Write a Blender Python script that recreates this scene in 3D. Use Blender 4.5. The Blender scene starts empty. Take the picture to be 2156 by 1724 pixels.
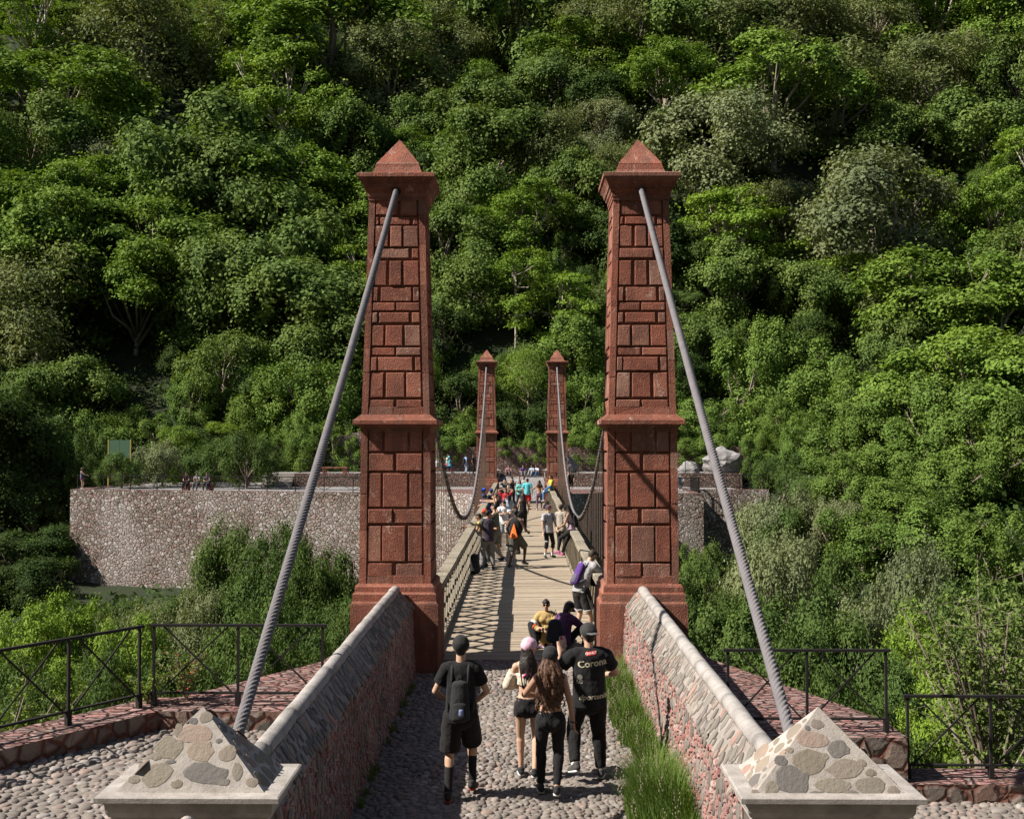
import bpy, math, random
import numpy as np
from mathutils import Vector, Matrix
from mathutils.bvhtree import BVHTree
random.seed(7)
RNG = np.random.default_rng(11)
R = math.radians
sc = bpy.context.scene
COL = sc.collection

# ------------------------------------------------------------------ camera
FPX, PW, PH = 2350.0, 2156.0, 1724.0
CAM = Vector((0.0, 0.0, 3.78))
PITCH, YAW = math.atan(58 / FPX), math.atan(23 / FPX)
cd = bpy.data.cameras.new('camera'); cam = bpy.data.objects.new('camera', cd); COL.objects.link(cam)
cam.location = CAM
cam.rotation_euler = (R(90) + PITCH, 0, YAW)
cd.sensor_width = 36.0; cd.lens = FPX / PW * 36.0
cd.clip_start = 0.1; cd.clip_end = 2000
sc.camera = cam
CROT = cam.rotation_euler.to_matrix()

def ray(u, v):
    """viewing direction through a point of the survey photograph (2156 x 1724)"""
    return (CROT @ Vector(((u - PW / 2) / FPX, (PH / 2 - v) / FPX, -1.0)))
def at_depth(u, v, Y):
    d = ray(u, v); return CAM + d * (Y / d.y)
def on_level(u, v, z):
    d = ray(u, v); return CAM + d * ((z - CAM.z) / d.z)
def za(x, y): return ((1550 + .32468 * x) / 1.7811, (1680 + .32468 * y) / 1.7811)

# ------------------------------------------------------------------ materials
class NT:
    def __init__(self, name):
        self.m = bpy.data.materials.new(name); self.m.use_nodes = True
        self.t = self.m.node_tree; self.n = self.t.nodes; self.l = self.t.links
        self.b = self.n['Principled BSDF']; self.b.inputs['Specular IOR Level'].default_value = .3
        self.tc = None
    def add(self, typ, **kw):
        n = self.n.new(typ)
        for k, v in kw.items():
            if k.startswith('i_'):
                key = k[2:]
                s = n.inputs[int(key)] if key.isdigit() else n.inputs[key.replace('_', ' ')]
                if isinstance(v, bpy.types.NodeSocket): self.l.new(v, s)
                else: s.default_value = v
            else: setattr(n, k, v)
        return n
    def coords(self, scale=(1, 1, 1), rot=(0, 0, 0)):
        if self.tc is None: self.tc = self.add('ShaderNodeTexCoord')
        mp = self.add('ShaderNodeMapping'); mp.inputs['Scale'].default_value = scale; mp.inputs['Rotation'].default_value = rot
        self.l.new(self.tc.outputs['Object'], mp.inputs['Vector']); return mp.outputs[0]
    def noise(self, scale, detail=4, vec=None, rough=.55):
        return self.add('ShaderNodeTexNoise', i_Vector=vec or self.coords(), i_Scale=scale, i_Detail=detail, i_Roughness=rough).outputs['Fac']
    def ramp(self, fac, stops, interp='LINEAR'):
        r = self.add('ShaderNodeValToRGB'); cr = r.color_ramp; cr.interpolation = interp
        while len(cr.elements) > 1: cr.elements.remove(cr.elements[-1])
        for i, (p, c) in enumerate(stops):
            e = cr.elements[0] if i == 0 else cr.elements.new(p)
            e.position = p; c = c if hasattr(c, '__len__') else (c, c, c); e.color = (c[0], c[1], c[2], 1)
        self.l.new(fac, r.inputs[0]); return r.outputs[0]
    def mix(self, fac, a, b, mode='MIX'):
        m = self.add('ShaderNodeMix', data_type='RGBA', blend_type=mode)
        for s, v in ((m.inputs[0], fac), (m.inputs[6], a), (m.inputs[7], b)):
            if isinstance(v, bpy.types.NodeSocket): self.l.new(v, s)
            else: s.default_value = v if not hasattr(v, '__len__') else (v[0], v[1], v[2], 1)
        return m.outputs[2]
    def math(self, op, a, b=0.0):
        m = self.add('ShaderNodeMath', operation=op)
        for i, v in enumerate((a, b)):
            if isinstance(v, bpy.types.NodeSocket): self.l.new(v, m.inputs[i])
            else: m.inputs[i].default_value = v
        return m.outputs[0]
    def island(self): return self.add('ShaderNodeNewGeometry').outputs['Random Per Island']
    def objrand(self): return self.add('ShaderNodeObjectInfo').outputs['Random']
    def bump(self, h, strength=.5, dist=.02):
        b = self.add('ShaderNodeBump', i_Height=h, i_Strength=strength, i_Distance=dist)
        prev = self.b.inputs['Normal']
        if prev.is_linked: self.l.new(prev.links[0].from_socket, b.inputs['Normal'])
        self.l.new(b.outputs[0], self.b.inputs['Normal'])
    def out(self, color, rough=.85):
        if isinstance(color, bpy.types.NodeSocket): self.l.new(color, self.b.inputs['Base Color'])
        else: self.b.inputs['Base Color'].default_value = (*color[:3], 1)
        if isinstance(rough, bpy.types.NodeSocket): self.l.new(rough, self.b.inputs['Roughness'])
        else: self.b.inputs['Roughness'].default_value = rough
        return self.m

MT = {}
def sandstone(name, tint=1.0):
    t = NT(name)
    isl = t.island()
    c = t.ramp(isl, [(0, (.12, .042, .029)), (.18, (.21, .068, .046)), (.38, (.145, .05, .034)), (.55, (.25, .095, .068)), (.7, (.18, .056, .037)), (.82, (.24, .13, .105)), (.92, (.135, .062, .048)), (1, (.27, .12, .09))])
    n1 = t.noise(2.3, 6); c = t.mix(t.math('MULTIPLY', t.ramp(n1, [(.38, 0), (.66, 1)]), .6), c, (.09, .032, .024))
    n2 = t.noise(9, 8, rough=.75); c = t.mix(t.math('MULTIPLY', t.ramp(n2, [(.5, 0), (.68, 1)]), .5), c, (.31, .13, .09))
    st = t.math('MULTIPLY', t.ramp(t.noise(2.6, 8, t.coords((1.5, 1.5, .7)), .75), [(.57, 0), (.63, 1)]), t.ramp(t.noise(23, 4), [(.4, 0), (.6, 1)]))
    c = t.mix(t.math('MULTIPLY', st, .6), c, (.40, .31, .28))
    dk = t.ramp(t.noise(1.1, 6, t.coords((3, 3, .35)), .65), [(.5, 0), (.7, 1)])
    c = t.mix(t.math('MULTIPLY', dk, .6), c, (.055, .030, .024))
    c = t.mix(t.math('MULTIPLY', t.ramp(t.noise(60, 3), [(.55, 0), (.7, 1)]), .5), c, (.07, .03, .022))
    c = t.mix(1.0, c, (tint * 1.5, tint * 1.52, tint * 1.4), 'MULTIPLY')
    t.bump(t.noise(38, 6, rough=.75), 1.0, .018)
    t.bump(t.add('ShaderNodeTexVoronoi', i_Vector=t.coords((1, 1, .6)), i_Scale=55).outputs['Distance'], .6, .012)
    return t.out(c, .9)
MT['sandstone'] = sandstone('red_sandstone')
MT['sandstone_dark'] = sandstone('weathered_sandstone', .8)

def rubble(name, scale, stops, mortar, mw=.09, stretch=(1, 1, 1), rot=(0, 0, 0), bump=1.0, streak=None, dist=.06):
    t = NT(name)
    v0 = t.coords(stretch, rot)
    wob = t.add('ShaderNodeTexNoise', i_Vector=v0, i_Scale=scale * .9, i_Detail=2.0).outputs['Color']
    vv = t.add('ShaderNodeVectorMath', operation='MULTIPLY_ADD')
    t.l.new(wob, vv.inputs[0]); vv.inputs[1].default_value = (.16 * 4 / scale,) * 3; t.l.new(v0, vv.inputs[2])
    vo = t.add('ShaderNodeTexVoronoi', i_Vector=vv.outputs[0], i_Scale=scale, i_Randomness=.95)
    ve = t.add('ShaderNodeTexVoronoi', feature='DISTANCE_TO_EDGE', i_Vector=vv.outputs[0], i_Scale=scale, i_Randomness=.95)
    rnd = t.add('ShaderNodeSeparateColor', i_0=vo.outputs['Color']).outputs[0]
    c = t.ramp(rnd, stops)
    c = t.mix(t.math('MULTIPLY', t.noise(scale * 4, 6, rough=.7), .7), c, (.06, .055, .05))
    e = t.ramp(ve.outputs['Distance'], [(mw * .35, 0), (mw, 1)])
    mc = t.mix(t.noise(scale * 3, 3), mortar, tuple(x * .45 for x in mortar))
    c = t.mix(e, mc, c)
    if streak: c = t.mix(t.math('MULTIPLY', t.ramp(t.noise(.35, 5, t.coords((1, 1, .5))), [(.45, 0), (.65, 1)]), streak), c, (.52, .47, .44))
    t.bump(t.math('ADD', t.ramp(ve.outputs['Distance'], [(0, 0), (mw * 1.6, 1)]), t.math('MULTIPLY', t.noise(scale * 5, 5, rough=.7), .35)), bump, dist)
    return t.out(c, .95)
GREY = [(0, (.17, .14, .115)), (.2, (.31, .265, .215)), (.4, (.40, .345, .285)), (.56, (.23, .195, .16)), (.68, (.47, .41, .35)), (.8, (.45, .31, .265)), (.9, (.68, .64, .6)), (1, (.58, .53, .48))]
MT['rubble'] = rubble('rubble_stone', 4.0, GREY, (.20, .10, .078), .085, streak=.4)
MT['rubble_small'] = rubble('rubble_masonry', 4.6, [(0, (.10, .085, .07)), (.3, (.2, .165, .14)), (.6, (.27, .2, .16)), (.8, (.33, .26, .22)), (1, (.24, .13, .1))], (.2, .085, .06), .1)
MT['flags'] = rubble('pink_flag_stone', 5.5, [(0, (.34, .15, .13)), (.3, (.44, .21, .19)), (.55, (.30, .20, .18)), (.75, (.5, .3, .27)), (1, (.24, .20, .18))], (.20, .11, .09), .12, (1, 2.0, 1))
MT['plaza_far'] = rubble('pale_cobble', 5.0, [(0, (.33, .31, .31)), (.5, (.45, .43, .43)), (1, (.55, .53, .52))], (.2, .18, .17), .08)

def stone_islands(name, stops, rough=.85, bump=.5, nsc=30, mott=.4):
    t = NT(name); c = t.ramp(t.island(), stops)
    c = t.mix(t.math('MULTIPLY', t.noise(nsc, 6, rough=.7), mott), c, (.07, .06, .055))
    c = t.mix(t.math('MULTIPLY', t.ramp(t.noise(.9, 6, rough=.65), [(.42, 0), (.62, 1)]), .4), c, (.085, .073, .063))
    t.bump(t.noise(nsc * 1.6, 5, rough=.65), bump, .012)
    return t.out(c, rough)
MT['cobble'] = stone_islands('river_cobble', [(0, (.13, .108, .094)), (.25, (.235, .202, .176)), (.5, (.17, .145, .127)), (.7, (.295, .26, .232)), (.84, (.28, .20, .168)), (.92, (.2, .176, .16)), (1, (.36, .33, .305))], .8, .35, 22, .35)
MT['chips'] = stone_islands('pink_stone_chip', [(0, (.30, .125, .105)), (.3, (.42, .21, .185)), (.5, (.22, .09, .075)), (.65, (.46, .34, .31)), (.8, (.36, .17, .15)), (1, (.25, .215, .195))], .9, .5, 40, .3)
MT['slabs'] = stone_islands('grey_slab_stone', [(0, (.13, .115, .1)), (.3, (.24, .215, .18)), (.6, (.18, .155, .14)), (.8, (.33, .29, .24)), (.93, (.36, .2, .16)), (1, (.30, .27, .25))], .85, .5, 26, .35)
MT['blocks'] = stone_islands('warm_field_stone', [(0, (.19, .16, .12)), (.25, (.25, .215, .165)), (.5, (.13, .122, .118)), (.7, (.29, .235, .18)), (.85, (.34, .20, .15)), (1, (.31, .275, .235))], .85, .7, 20, .4)
def plaster(name, col, dark):
    t = NT(name); c = t.mix(t.ramp(t.noise(5, 7, rough=.7), [(.35, 0), (.7, 1)]), col, dark)
    c = t.mix(t.math('MULTIPLY', t.ramp(t.noise(2, 6), [(.55, 0), (.75, 1)]), .6), c, tuple(x * .55 for x in dark))
    t.bump(t.noise(45, 6, rough=.75), .6, .012); return t.out(c, .92)
MT['plaster'] = plaster('lime_plaster', (.40, .365, .335), (.22, .195, .175))
MT['coping'] = plaster('grey_coping', (.37, .345, .325), (.215, .195, .18))
MT['bandmortar'] = plaster('dull_mortar', (.31, .275, .245), (.18, .155, .138))
MT['mortar'] = plaster('pale_mortar', (.40, .36, .325), (.25, .22, .195))
MT['dirt'] = plaster('dusty_mortar', (.25, .22, .19), (.14, .12, .102))
MT['wallmortar'] = plaster('warm_mortar', (.33, .24, .215), (.19, .115, .095))
MT['boulder'] = plaster('pale_boulder', (.29, .275, .27), (.13, .12, .115))
MT['bark'] = plaster('grey_bark', (.33, .27, .22), (.16, .125, .1))
MT['palebark'] = plaster('pale_bark', (.55, .48, .42), (.33, .27, .22))
MT['terracotta'] = plaster('red_brick', (.33, .12, .08), (.2, .08, .06))
def wood(name, stops, grain, gscale=1.0):
    t = NT(name); c = t.ramp(t.island(), stops)
    g = t.noise(4, 6, t.coords(grain), .7); c = t.mix(t.ramp(g, [(.35, .75), (.62, 0)]), c, (.13, .105, .08))
    t.bump(g, .5, .006); return t.out(c, .9)
MT['deck'] = wood('grey_plank', [(0, (.27, .212, .15)), (.2, (.46, .375, .275)), (.45, (.38, .305, .222)), (.7, (.50, .415, .312)), (.88, (.32, .255, .183)), (1, (.43, .35, .262))], (1.2, 26, 26))
MT['rail'] = wood('weathered_timber', [(0, (.25, .215, .16)), (.5, (.33, .29, .22)), (1, (.21, .18, .135))], (14, 1.2, 14))
t = NT('dark_iron'); MT['iron'] = t.out(t.mix(t.noise(14, 4), (.014, .014, .015), (.032, .028, .025)), .85); t.b.inputs['Specular IOR Level'].default_value = .12
t = NT('steel_rope'); MT['cable'] = t.out(t.mix(t.noise(9, 5), (.11, .102, .106), (.20, .187, .195)), .9); t.b.inputs['Specular IOR Level'].default_value = .12
t = NT('rusty_rod'); MT['rod'] = t.out(t.mix(t.noise(3, 4), (.09, .06, .045), (.17, .12, .095)), .7)
t = NT('dark_socket'); MT['socket'] = t.out((.02, .017, .016), .9)
t = NT('shade_toned_soil'); MT['soil'] = t.out(t.mix(t.noise(.8, 6), (.010, .016, .006), (.024, .034, .011)), 1)  # near-black ground colour stands in for the shade between the crowns
t = NT('green_board'); MT['board'] = t.out((.09, .17, .10), .6)
t = NT('yellow_paint'); MT['yellow'] = t.out((.55, .4, .12), .6)

def leafmat(name, a, b, tr=.22, gloss=.08):
    t = NT(name)
    n = t.noise(.22, 2, t.add('ShaderNodeNewGeometry').outputs['Position'])
    c = t.mix(t.island(), a, b)
    c = t.mix(t.math('MULTIPLY', t.ramp(t.objrand(), [(0, 0), (1, 1)]), .5), c, tuple(x * .62 for x in b))
    c = t.mix(t.math('MULTIPLY', t.ramp(n, [(.35, 0), (.65, 1)]), .35), c, (a[0] * 1.3, a[1] * 1.1, a[2] * .9))
    t.out(c, .7); t.b.inputs['Specular IOR Level'].default_value = gloss
    tl = t.add('ShaderNodeBsdfTranslucent'); t.l.new(t.mix(1, c, (1.25, 1.25, .55), 'MULTIPLY'), tl.inputs[0])
    ms = t.add('ShaderNodeMixShader', i_0=tr); t.l.new(t.b.outputs[0], ms.inputs[1]); t.l.new(tl.outputs[0], ms.inputs[2])
    t.l.new(ms.outputs[0], t.n['Material Output'].inputs[0]); return t.m
LEAF = dict(
    bright=leafmat('leaf_bright', (.162, .252, .046), (.104, .18, .03)),
    mid=leafmat('leaf_mid', (.142, .21, .056), (.092, .15, .036)),
    deep=leafmat('leaf_deep', (.06, .10, .027), (.036, .066, .017)),
    olive=leafmat('leaf_olive', (.17, .20, .08), (.112, .145, .053)),
    pale=leafmat('leaf_pale', (.195, .23, .118), (.13, .162, .078), .2, .08),
    lime=leafmat('leaf_lime', (.195, .30, .046), (.135, .225, .031)),
    vine=leafmat('leaf_vine', (.15, .235, .052), (.096, .165, .034)),
    shrub=leafmat('leaf_shrub', (.098, .155, .042), (.06, .105, .027)),
    grass=leafmat('grass_blade', (.12, .19, .045), (.075, .13, .025)),
    drygrass=leafmat('grass_seed', (.34, .30, .24), (.24, .21, .16)),
    red=leafmat('petal_red', (.5, .04, .06), (.35, .03, .05)))

CM = {}
def cloth(col, rough=.9, bump=.35):
    k = (tuple(round(x, 3) for x in col), rough)
    if k not in CM:
        t = NT('fabric'); c = t.mix(t.ramp(t.noise(7, 5), [(.35, 0), (.7, 1)]), col, tuple(x * .72 for x in col))
        t.bump(t.noise(11, 3), bump, .03); t.b.inputs['Sheen Weight'].default_value = .05
        CM[k] = t.out(c, rough)
    return CM[k]
def skinmat(col):
    k = ('skin',) + tuple(col)
    if k not in CM:
        t = NT('skin'); CM[k] = t.out(t.mix(t.noise(12, 4), col, tuple(x * .85 for x in col)), .55)
    return CM[k]
def plain(col, rough=.7):
    k = ('plain', rough) + tuple(col)
    if k not in CM:
        t = NT('coating'); CM[k] = t.out(t.mix(t.noise(20, 3), col, tuple(x * .85 for x in col)), rough)
    return CM[k]

# ------------------------------------------------------------------ mesh helpers
class MB:
    """collects verts/faces (with material slots) for ONE mesh object"""
    def __init__(self): self.v = []; self.f = []; self.mi = []; self.n = 0
    def add(self, verts, faces, mi=0):
        verts = np.asarray(verts, dtype=float).reshape(-1, 3)
        self.v.append(verts)
        for f in faces: self.f.append([i + self.n for i in f])
        self.mi += [mi] * len(faces); self.n += len(verts)
    def box(self, c, s, rot=None, mi=0):
        x, y, z = [d / 2 for d in s]
        P = np.array([(-x, -y, -z), (x, -y, -z), (x, y, -z), (-x, y, -z), (-x, -y, z), (x, -y, z), (x, y, z), (-x, y, z)])
        if rot is not None: P = P @ np.array(rot).T
        self.add(P + np.array(c), [(0, 3, 2, 1), (4, 5, 6, 7), (0, 1, 5, 4), (1, 2, 6, 5), (2, 3, 7, 6), (3, 0, 4, 7)], mi)
    def bar(self, a, b, w, h, up=(0, 0, 1), mi=0):
        a, b = Vector(a), Vector(b); d = (b - a); L = d.length; d.normalize()
        s = d.cross(Vector(up)); s = s.normalized() if s.length > 1e-5 else Vector((1, 0, 0)); u = s.cross(d)
        m = np.array([[s.x, d.x, u.x], [s.y, d.y, u.y], [s.z, d.z, u.z]])
        self.box((a + b) / 2, (w, L, h), m, mi)
    def tube(self, pts, rad, seg=8, mi=0, caps=True):
        pts = [Vector(p) for p in pts]; n = len(pts)
        rad = [rad] * n if not hasattr(rad, '__len__') else rad
        V = []; ref = Vector((.31, .17, .93)); prev = None
        for i, p in enumerate(pts):
            d = (pts[min(i + 1, n - 1)] - pts[max(i - 1, 0)]).normalized()
            u = d.cross(ref) if prev is None else prev - d * prev.dot(d)
            if u.length < 1e-4: u = d.cross(Vector((1, 0, 0)))
            u.normalize(); w = d.cross(u); prev = u
            for k in range(seg):
                a = 2 * math.pi * k / seg; V.append(p + (u * math.cos(a) + w * math.sin(a)) * rad[i])
        F = [(i * seg + k, i * seg + (k + 1) % seg, (i + 1) * seg + (k + 1) % seg, (i + 1) * seg + k) for i in range(n - 1) for k in range(seg)]
        if caps: F += [tuple(range(seg))[::-1], tuple(range((n - 1) * seg, n * seg))]
        self.add([tuple(v) for v in V], F, mi)
    def prism(self, poly, z0, z1, mi=0, mi_top=None):
        n = len(poly); area = sum(poly[i][0] * poly[(i + 1) % n][1] - poly[(i + 1) % n][0] * poly[i][1] for i in range(n))
        if area < 0: poly = poly[::-1]
        zt = z1 if callable(z1) else (lambda x, y: z1)
        V = [(x, y, z0) for x, y in poly] + [(x, y, zt(x, y)) for x, y in poly]
        self.add(V, [tuple(range(n))[::-1]] + [(i, (i + 1) % n, n + (i + 1) % n, n + i) for i in range(n)], mi)
        self.add(V[n:], [tuple(range(n))], mi if mi_top is None else mi_top)
    def rings(self, prof, close_top=True, mi=0):
        """square profile [(half_width, z)] revolved four-fold about the z axis"""
        V = []; F = []
        for h, z in prof: V += [(-h, -h, z), (h, -h, z), (h, h, z), (-h, h, z)]
        for i in range(len(prof) - 1):
            for k in range(4): F.append((i * 4 + k, i * 4 + (k + 1) % 4, i * 4 + 4 + (k + 1) % 4, i * 4 + 4 + k))
        if close_top: F.append(tuple(range(len(V) - 4, len(V))))
        # every face its own island so that flat faces shade crisply
        for f in F: self.add([V[i] for i in f], [(0, 1, 2, 3)], mi)
    def mesh(self, name, mats, smooth=False):
        me = bpy.data.meshes.new(name)
        V = np.concatenate(self.v) if self.v else np.zeros((0, 3))
        me.from_pydata(V.tolist(), [], self.f)
        for m in (mats if isinstance(mats, (list, tuple)) else [mats]): me.materials.append(m)
        me.polygons.foreach_set('material_index', self.mi)
        if smooth: me.polygons.foreach_set('use_smooth', [True] * len(me.polygons))
        me.update(); return me
    def obj(self, name, mats, parent=None, smooth=False, **props):
        return link(name, self.mesh(name, mats, smooth), parent, **props)

def link(name, me, parent=None, loc=None, rot=None, **props):
    o = bpy.data.objects.new(name, me); COL.objects.link(o)
    if parent is not None: o.parent = parent
    if loc is not None: o.location = loc
    if rot is not None: o.rotation_euler = rot
    for k, v in props.items():
        if v is not None: o[k] = v
    return o
def thing(name, label, category, loc=(0, 0, 0), rz=0.0, group=None):
    return link(name, None, None, loc, (0, 0, rz), label=label, category=category, group=group)
def bevel(o, w=.01, seg=1):
    m = o.modifiers.new('bevel', 'BEVEL'); m.width = w; m.segments = seg; m.limit_method = 'ANGLE'; m.angle_limit = R(40)
def copy_child(o, parent):
    c = o.copy(); COL.objects.link(c); c.parent = parent; return c

def stones(mb, C, rad, rot, height, mapper, K=8, rings=((1.0, 0), (.93, .55), (.62, .93), (.2, 1.0)), jit=.16, mi=0, asp=None, rng=RNG):
    """many rounded stones on a surface: C (n,2) centres, mapper(P(n,2), h(n)) -> xyz"""
    C = np.asarray(C); n = len(C)
    if n == 0: return
    ang = np.arange(K) * 2 * math.pi / K
    r = rad[:, None] * (1 + jit * rng.normal(size=(n, K)).clip(-2, 2))
    asp = np.ones(n) if asp is None else asp
    lx = r * np.cos(ang) * asp[:, None]; ly = r * np.sin(ang)
    c, s = np.cos(rot)[:, None], np.sin(rot)[:, None]
    px, py = lx * c - ly * s, lx * s + ly * c
    VV = []
    for q, h in rings:
        P = np.stack([C[:, 0:1] + px * q, C[:, 1:2] + py * q], -1).reshape(-1, 2)
        VV.append(mapper(P, np.repeat(height * h, K)).reshape(n, K, 3))
    V = np.stack(VV, 1).reshape(n, -1, 3); m = len(rings)
    base = []
    for i in range(m - 1):
        for k in range(K): base.append((i * K + k, i * K + (k + 1) % K, (i + 1) * K + (k + 1) % K, (i + 1) * K + k))
    base.append(tuple(range((m - 1) * K, m * K)))
    off = mb.n; per = m * K
    mb.v.append(V.reshape(-1, 3))
    for j in range(n):
        o = off + j * per
        mb.f += [tuple(x + o for x in f) for f in base]
    mb.mi += [mi] * (len(base) * n); mb.n += n * per

def pack(w, h, radii, tries, seed=1, inside=None, gap=.92):
    """dart throwing, big stones first; returns centres and radii"""
    rg = random.Random(seed); cell = max(radii) * 2; grid = {}; out = []
    for r, tr in zip(radii, tries):
        for _ in range(tr):
            x, y = rg.uniform(0, w), rg.uniform(0, h); rr = r * rg.uniform(.85, 1.12)
            if inside and not inside(x, y): continue
            i, j = int(x / cell), int(y / cell); ok = True
            for a in (-1, 0, 1):
                for b in (-1, 0, 1):
                    for (qx, qy, qr) in grid.get((i + a, j + b), ()):
                        if (qx - x) ** 2 + (qy - y) ** 2 < ((qr + rr) * gap) ** 2: ok = False; break
                    if not ok: break
                if not ok: break
            if ok: grid.setdefault((i, j), []).append((x, y, rr)); out.append((x, y, rr))
    a = np.array(out); return a[:, :2], a[:, 2]

# ------------------------------------------------------------------ light
w = bpy.data.worlds.new('World'); sc.world = w; w.use_nodes = True
sky = w.node_tree.nodes.new('ShaderNodeTexSky'); sky.sky_type = 'NISHITA'; sky.sun_disc = False
LDIR = Vector((1.0, .25, -1.0)).normalized()
elev = math.asin(-LDIR.z)
sky.sun_elevation = elev; sky.sun_rotation = math.atan2(-LDIR.x, -LDIR.y)
bg = w.node_tree.nodes['Background']; w.node_tree.links.new(sky.outputs[0], bg.inputs[0]); bg.inputs[1].default_value = SKY_STRENGTH = .05
sd = bpy.data.lights.new('sun', 'SUN'); sd.energy = 5.0; sd.angle = R(.5); sd.color = (1.0, .94, .85)
so = bpy.data.objects.new('sun', sd); COL.objects.link(so); so.rotation_euler = LDIR.to_track_quat('-Z', 'Y').to_euler(); so.location = (-40, -20, 60)
sc.view_settings.view_transform = 'Standard'; sc.view_settings.look = 'None'; sc.view_settings.exposure = .95; sc.view_settings.gamma = 1.0
sc.cycles.max_bounces = 4; sc.cycles.diffuse_bounces = 2; sc.cycles.glossy_bounces = 2; sc.cycles.transmission_bounces = 3
# ================================================================== terrain
def sstep(a, b, x):
    t = np.clip((x - a) / (b - a), 0, 1); return t * t * (3 - 2 * t)
def vnoise(x, y):
    return (np.sin(x * .11 + 1.3 * np.sin(y * .07)) + np.sin(y * .13 + 1.1 * np.sin(x * .09 + 2)) + .5 * np.sin(x * .31 + y * .23) + .5 * np.sin(x * .27 - y * .37 + 1)) / 3
def terrain(x, y):
    x = np.asarray(x, float); y = np.asarray(y, float)
    g = np.interp(y, [-40, 13, 19, 30, 43, 55, 72, 92, 95, 300], [-1.4, -1.4, -4, -8, -10.5, -9, -7, -6, 2.4, 2.4])
    gr = np.interp(y, [-40, 13, 20, 32, 45, 60, 75, 95, 300], [-1.2, -1.2, -3.2, -6.0, -7.0, -4.0, -.6, 3.4, 3.4])
    gl = np.interp(y, [-40, 13, 20, 32, 45, 60, 80, 96, 300], [-.6, -.6, -2.5, -5.5, -8, -9, -4, 2.4, 2.4])
    wr = sstep(14, 21, x); wl = sstep(-33, -40, x)
    h = g * (1 - wr - wl) + gr * wr + gl * wl
    h = h + sstep(20, 70, x) * 7 * sstep(40, 80, y) + sstep(-38, -80, x) * 8
    hill = np.clip(y - 95, 0, None)
    h = h + hill * .78 + np.clip(hill - 55, 0, None) * .12
    amp = sstep(95, 125, y)
    h = h + amp * (vnoise(x, y) * 3.2 + 3.0 * np.sin((x - .55 * y) * .085 + .6))
    h = h + np.clip(-12 - y, 0, None) * 1.1          # unseen slope added behind the viewer to cut the sky fill
    h = h + .35 * vnoise(x * 5, y * 5)
    return h
def terr(x, y): return float(terrain(x, y))
xs = np.concatenate([np.linspace(-170, -60, 24), np.linspace(-57, 57, 77), np.linspace(60, 170, 24)])
ys = np.concatenate([np.linspace(-130, -45, 14), np.linspace(-40, 12, 14), np.linspace(14, 110, 64), np.linspace(113, 300, 60)])
X, Y = np.meshgrid(xs, ys); Z = terrain(X, Y)
mb = MB(); nx = len(xs)
mb.add(np.stack([X, Y, Z], -1).reshape(-1, 3), [(j * nx + i, j * nx + i + 1, (j + 1) * nx + i + 1, (j + 1) * nx + i) for j in range(len(ys) - 1) for i in range(nx - 1)])
mb.obj('hillside', MT['soil'], smooth=True, kind='structure', label='steep earth slope under the forest, coloured near black as canopy shade')

# ================================================================== near ground
G0 = -.17                                   # level of the causeway and the deck
CX = -.07                                   # bridge centre line
LZ, RZ = .5, -.25                           # plaza levels left and right of the causeway
def cobbled(name, label, poly, z, radii, tries, seed, inside, rise=.010, dome=.30):
    x0 = min(p[0] for p in poly); x1 = max(p[0] for p in poly); y0 = min(p[1] for p in poly); y1 = max(p[1] for p in poly)
    m = MB(); m.prism(poly, -2.2, z - .022)
    C, r = pack(x1 - x0, y1 - y0, radii, tries, seed, lambda a, b: inside(a + x0, b + y0))
    C = C + np.array([x0, y0]); n = len(C)
    rg = np.random.default_rng(seed)
    hz = rg.uniform(-.006, .012, n)
    def mp(P, h): return np.stack([P[:, 0], P[:, 1], z - .026 + h + .012 * np.sin(P[:, 0] * 2.1) * np.sin(P[:, 1] * 1.3)], -1)
    stones(m, C, r * .96, rg.uniform(0, 6.3, n), r * dome + rise + hz, mp, K=8, asp=rg.uniform(1.0, 1.45, n), mi=1, rng=rg)
    return m.obj(name, [MT['dirt'], MT['cobble']], smooth=True, kind='structure', label=label)
cobbled('cobbled_road', 'causeway of rounded river cobbles leading onto the bridge', [(CX - 1.85, 3.5), (CX + 1.85, 3.5), (CX + 1.85, 19.93), (CX - 1.85, 19.93)], G0,
        [.056, .046, .037, .029, .022], [1500, 9000, 36000, 70000, 50000], 3, lambda x, y: y > 6.2 and abs(x - CX) < 1.80 and (y < 18.8 or abs(x - CX) < 1.36))
LP = [(-2.38, 3.5), (-2.38, 12.9), (-4.4, 12.9), (-9.5, 5.2), (-9.5, 3.5)]
cobbled('cobbled_plaza', 'sunlit plaza of flat river cobbles left of the causeway', LP, LZ, [.062, .05, .04, .031], [1600, 9000, 26000, 40000], 5,
        lambda x, y: y > 7.6 and x < -2.45 and (y - 12.6) < (x + 4.35) * 1.5 + .3 and y < 12.6 and x > -7.4 and x < -2.45 and x > -(y * .49) - .6, dome=.16, rise=.016)
RP = [(2.24, 3.5), (2.24, 12.9), (9.5, 12.9), (9.5, 3.5)]
cobbled('cobbled_plaza', 'sunlit plaza of flat river cobbles right of the causeway', RP, RZ, [.062, .05, .04, .031], [1400, 8000, 24000, 36000], 8,
        lambda x, y: y > 8.6 and 2.6 < x < 6.6 and x < y * .47 + .5, dome=.16, rise=.016)

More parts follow.
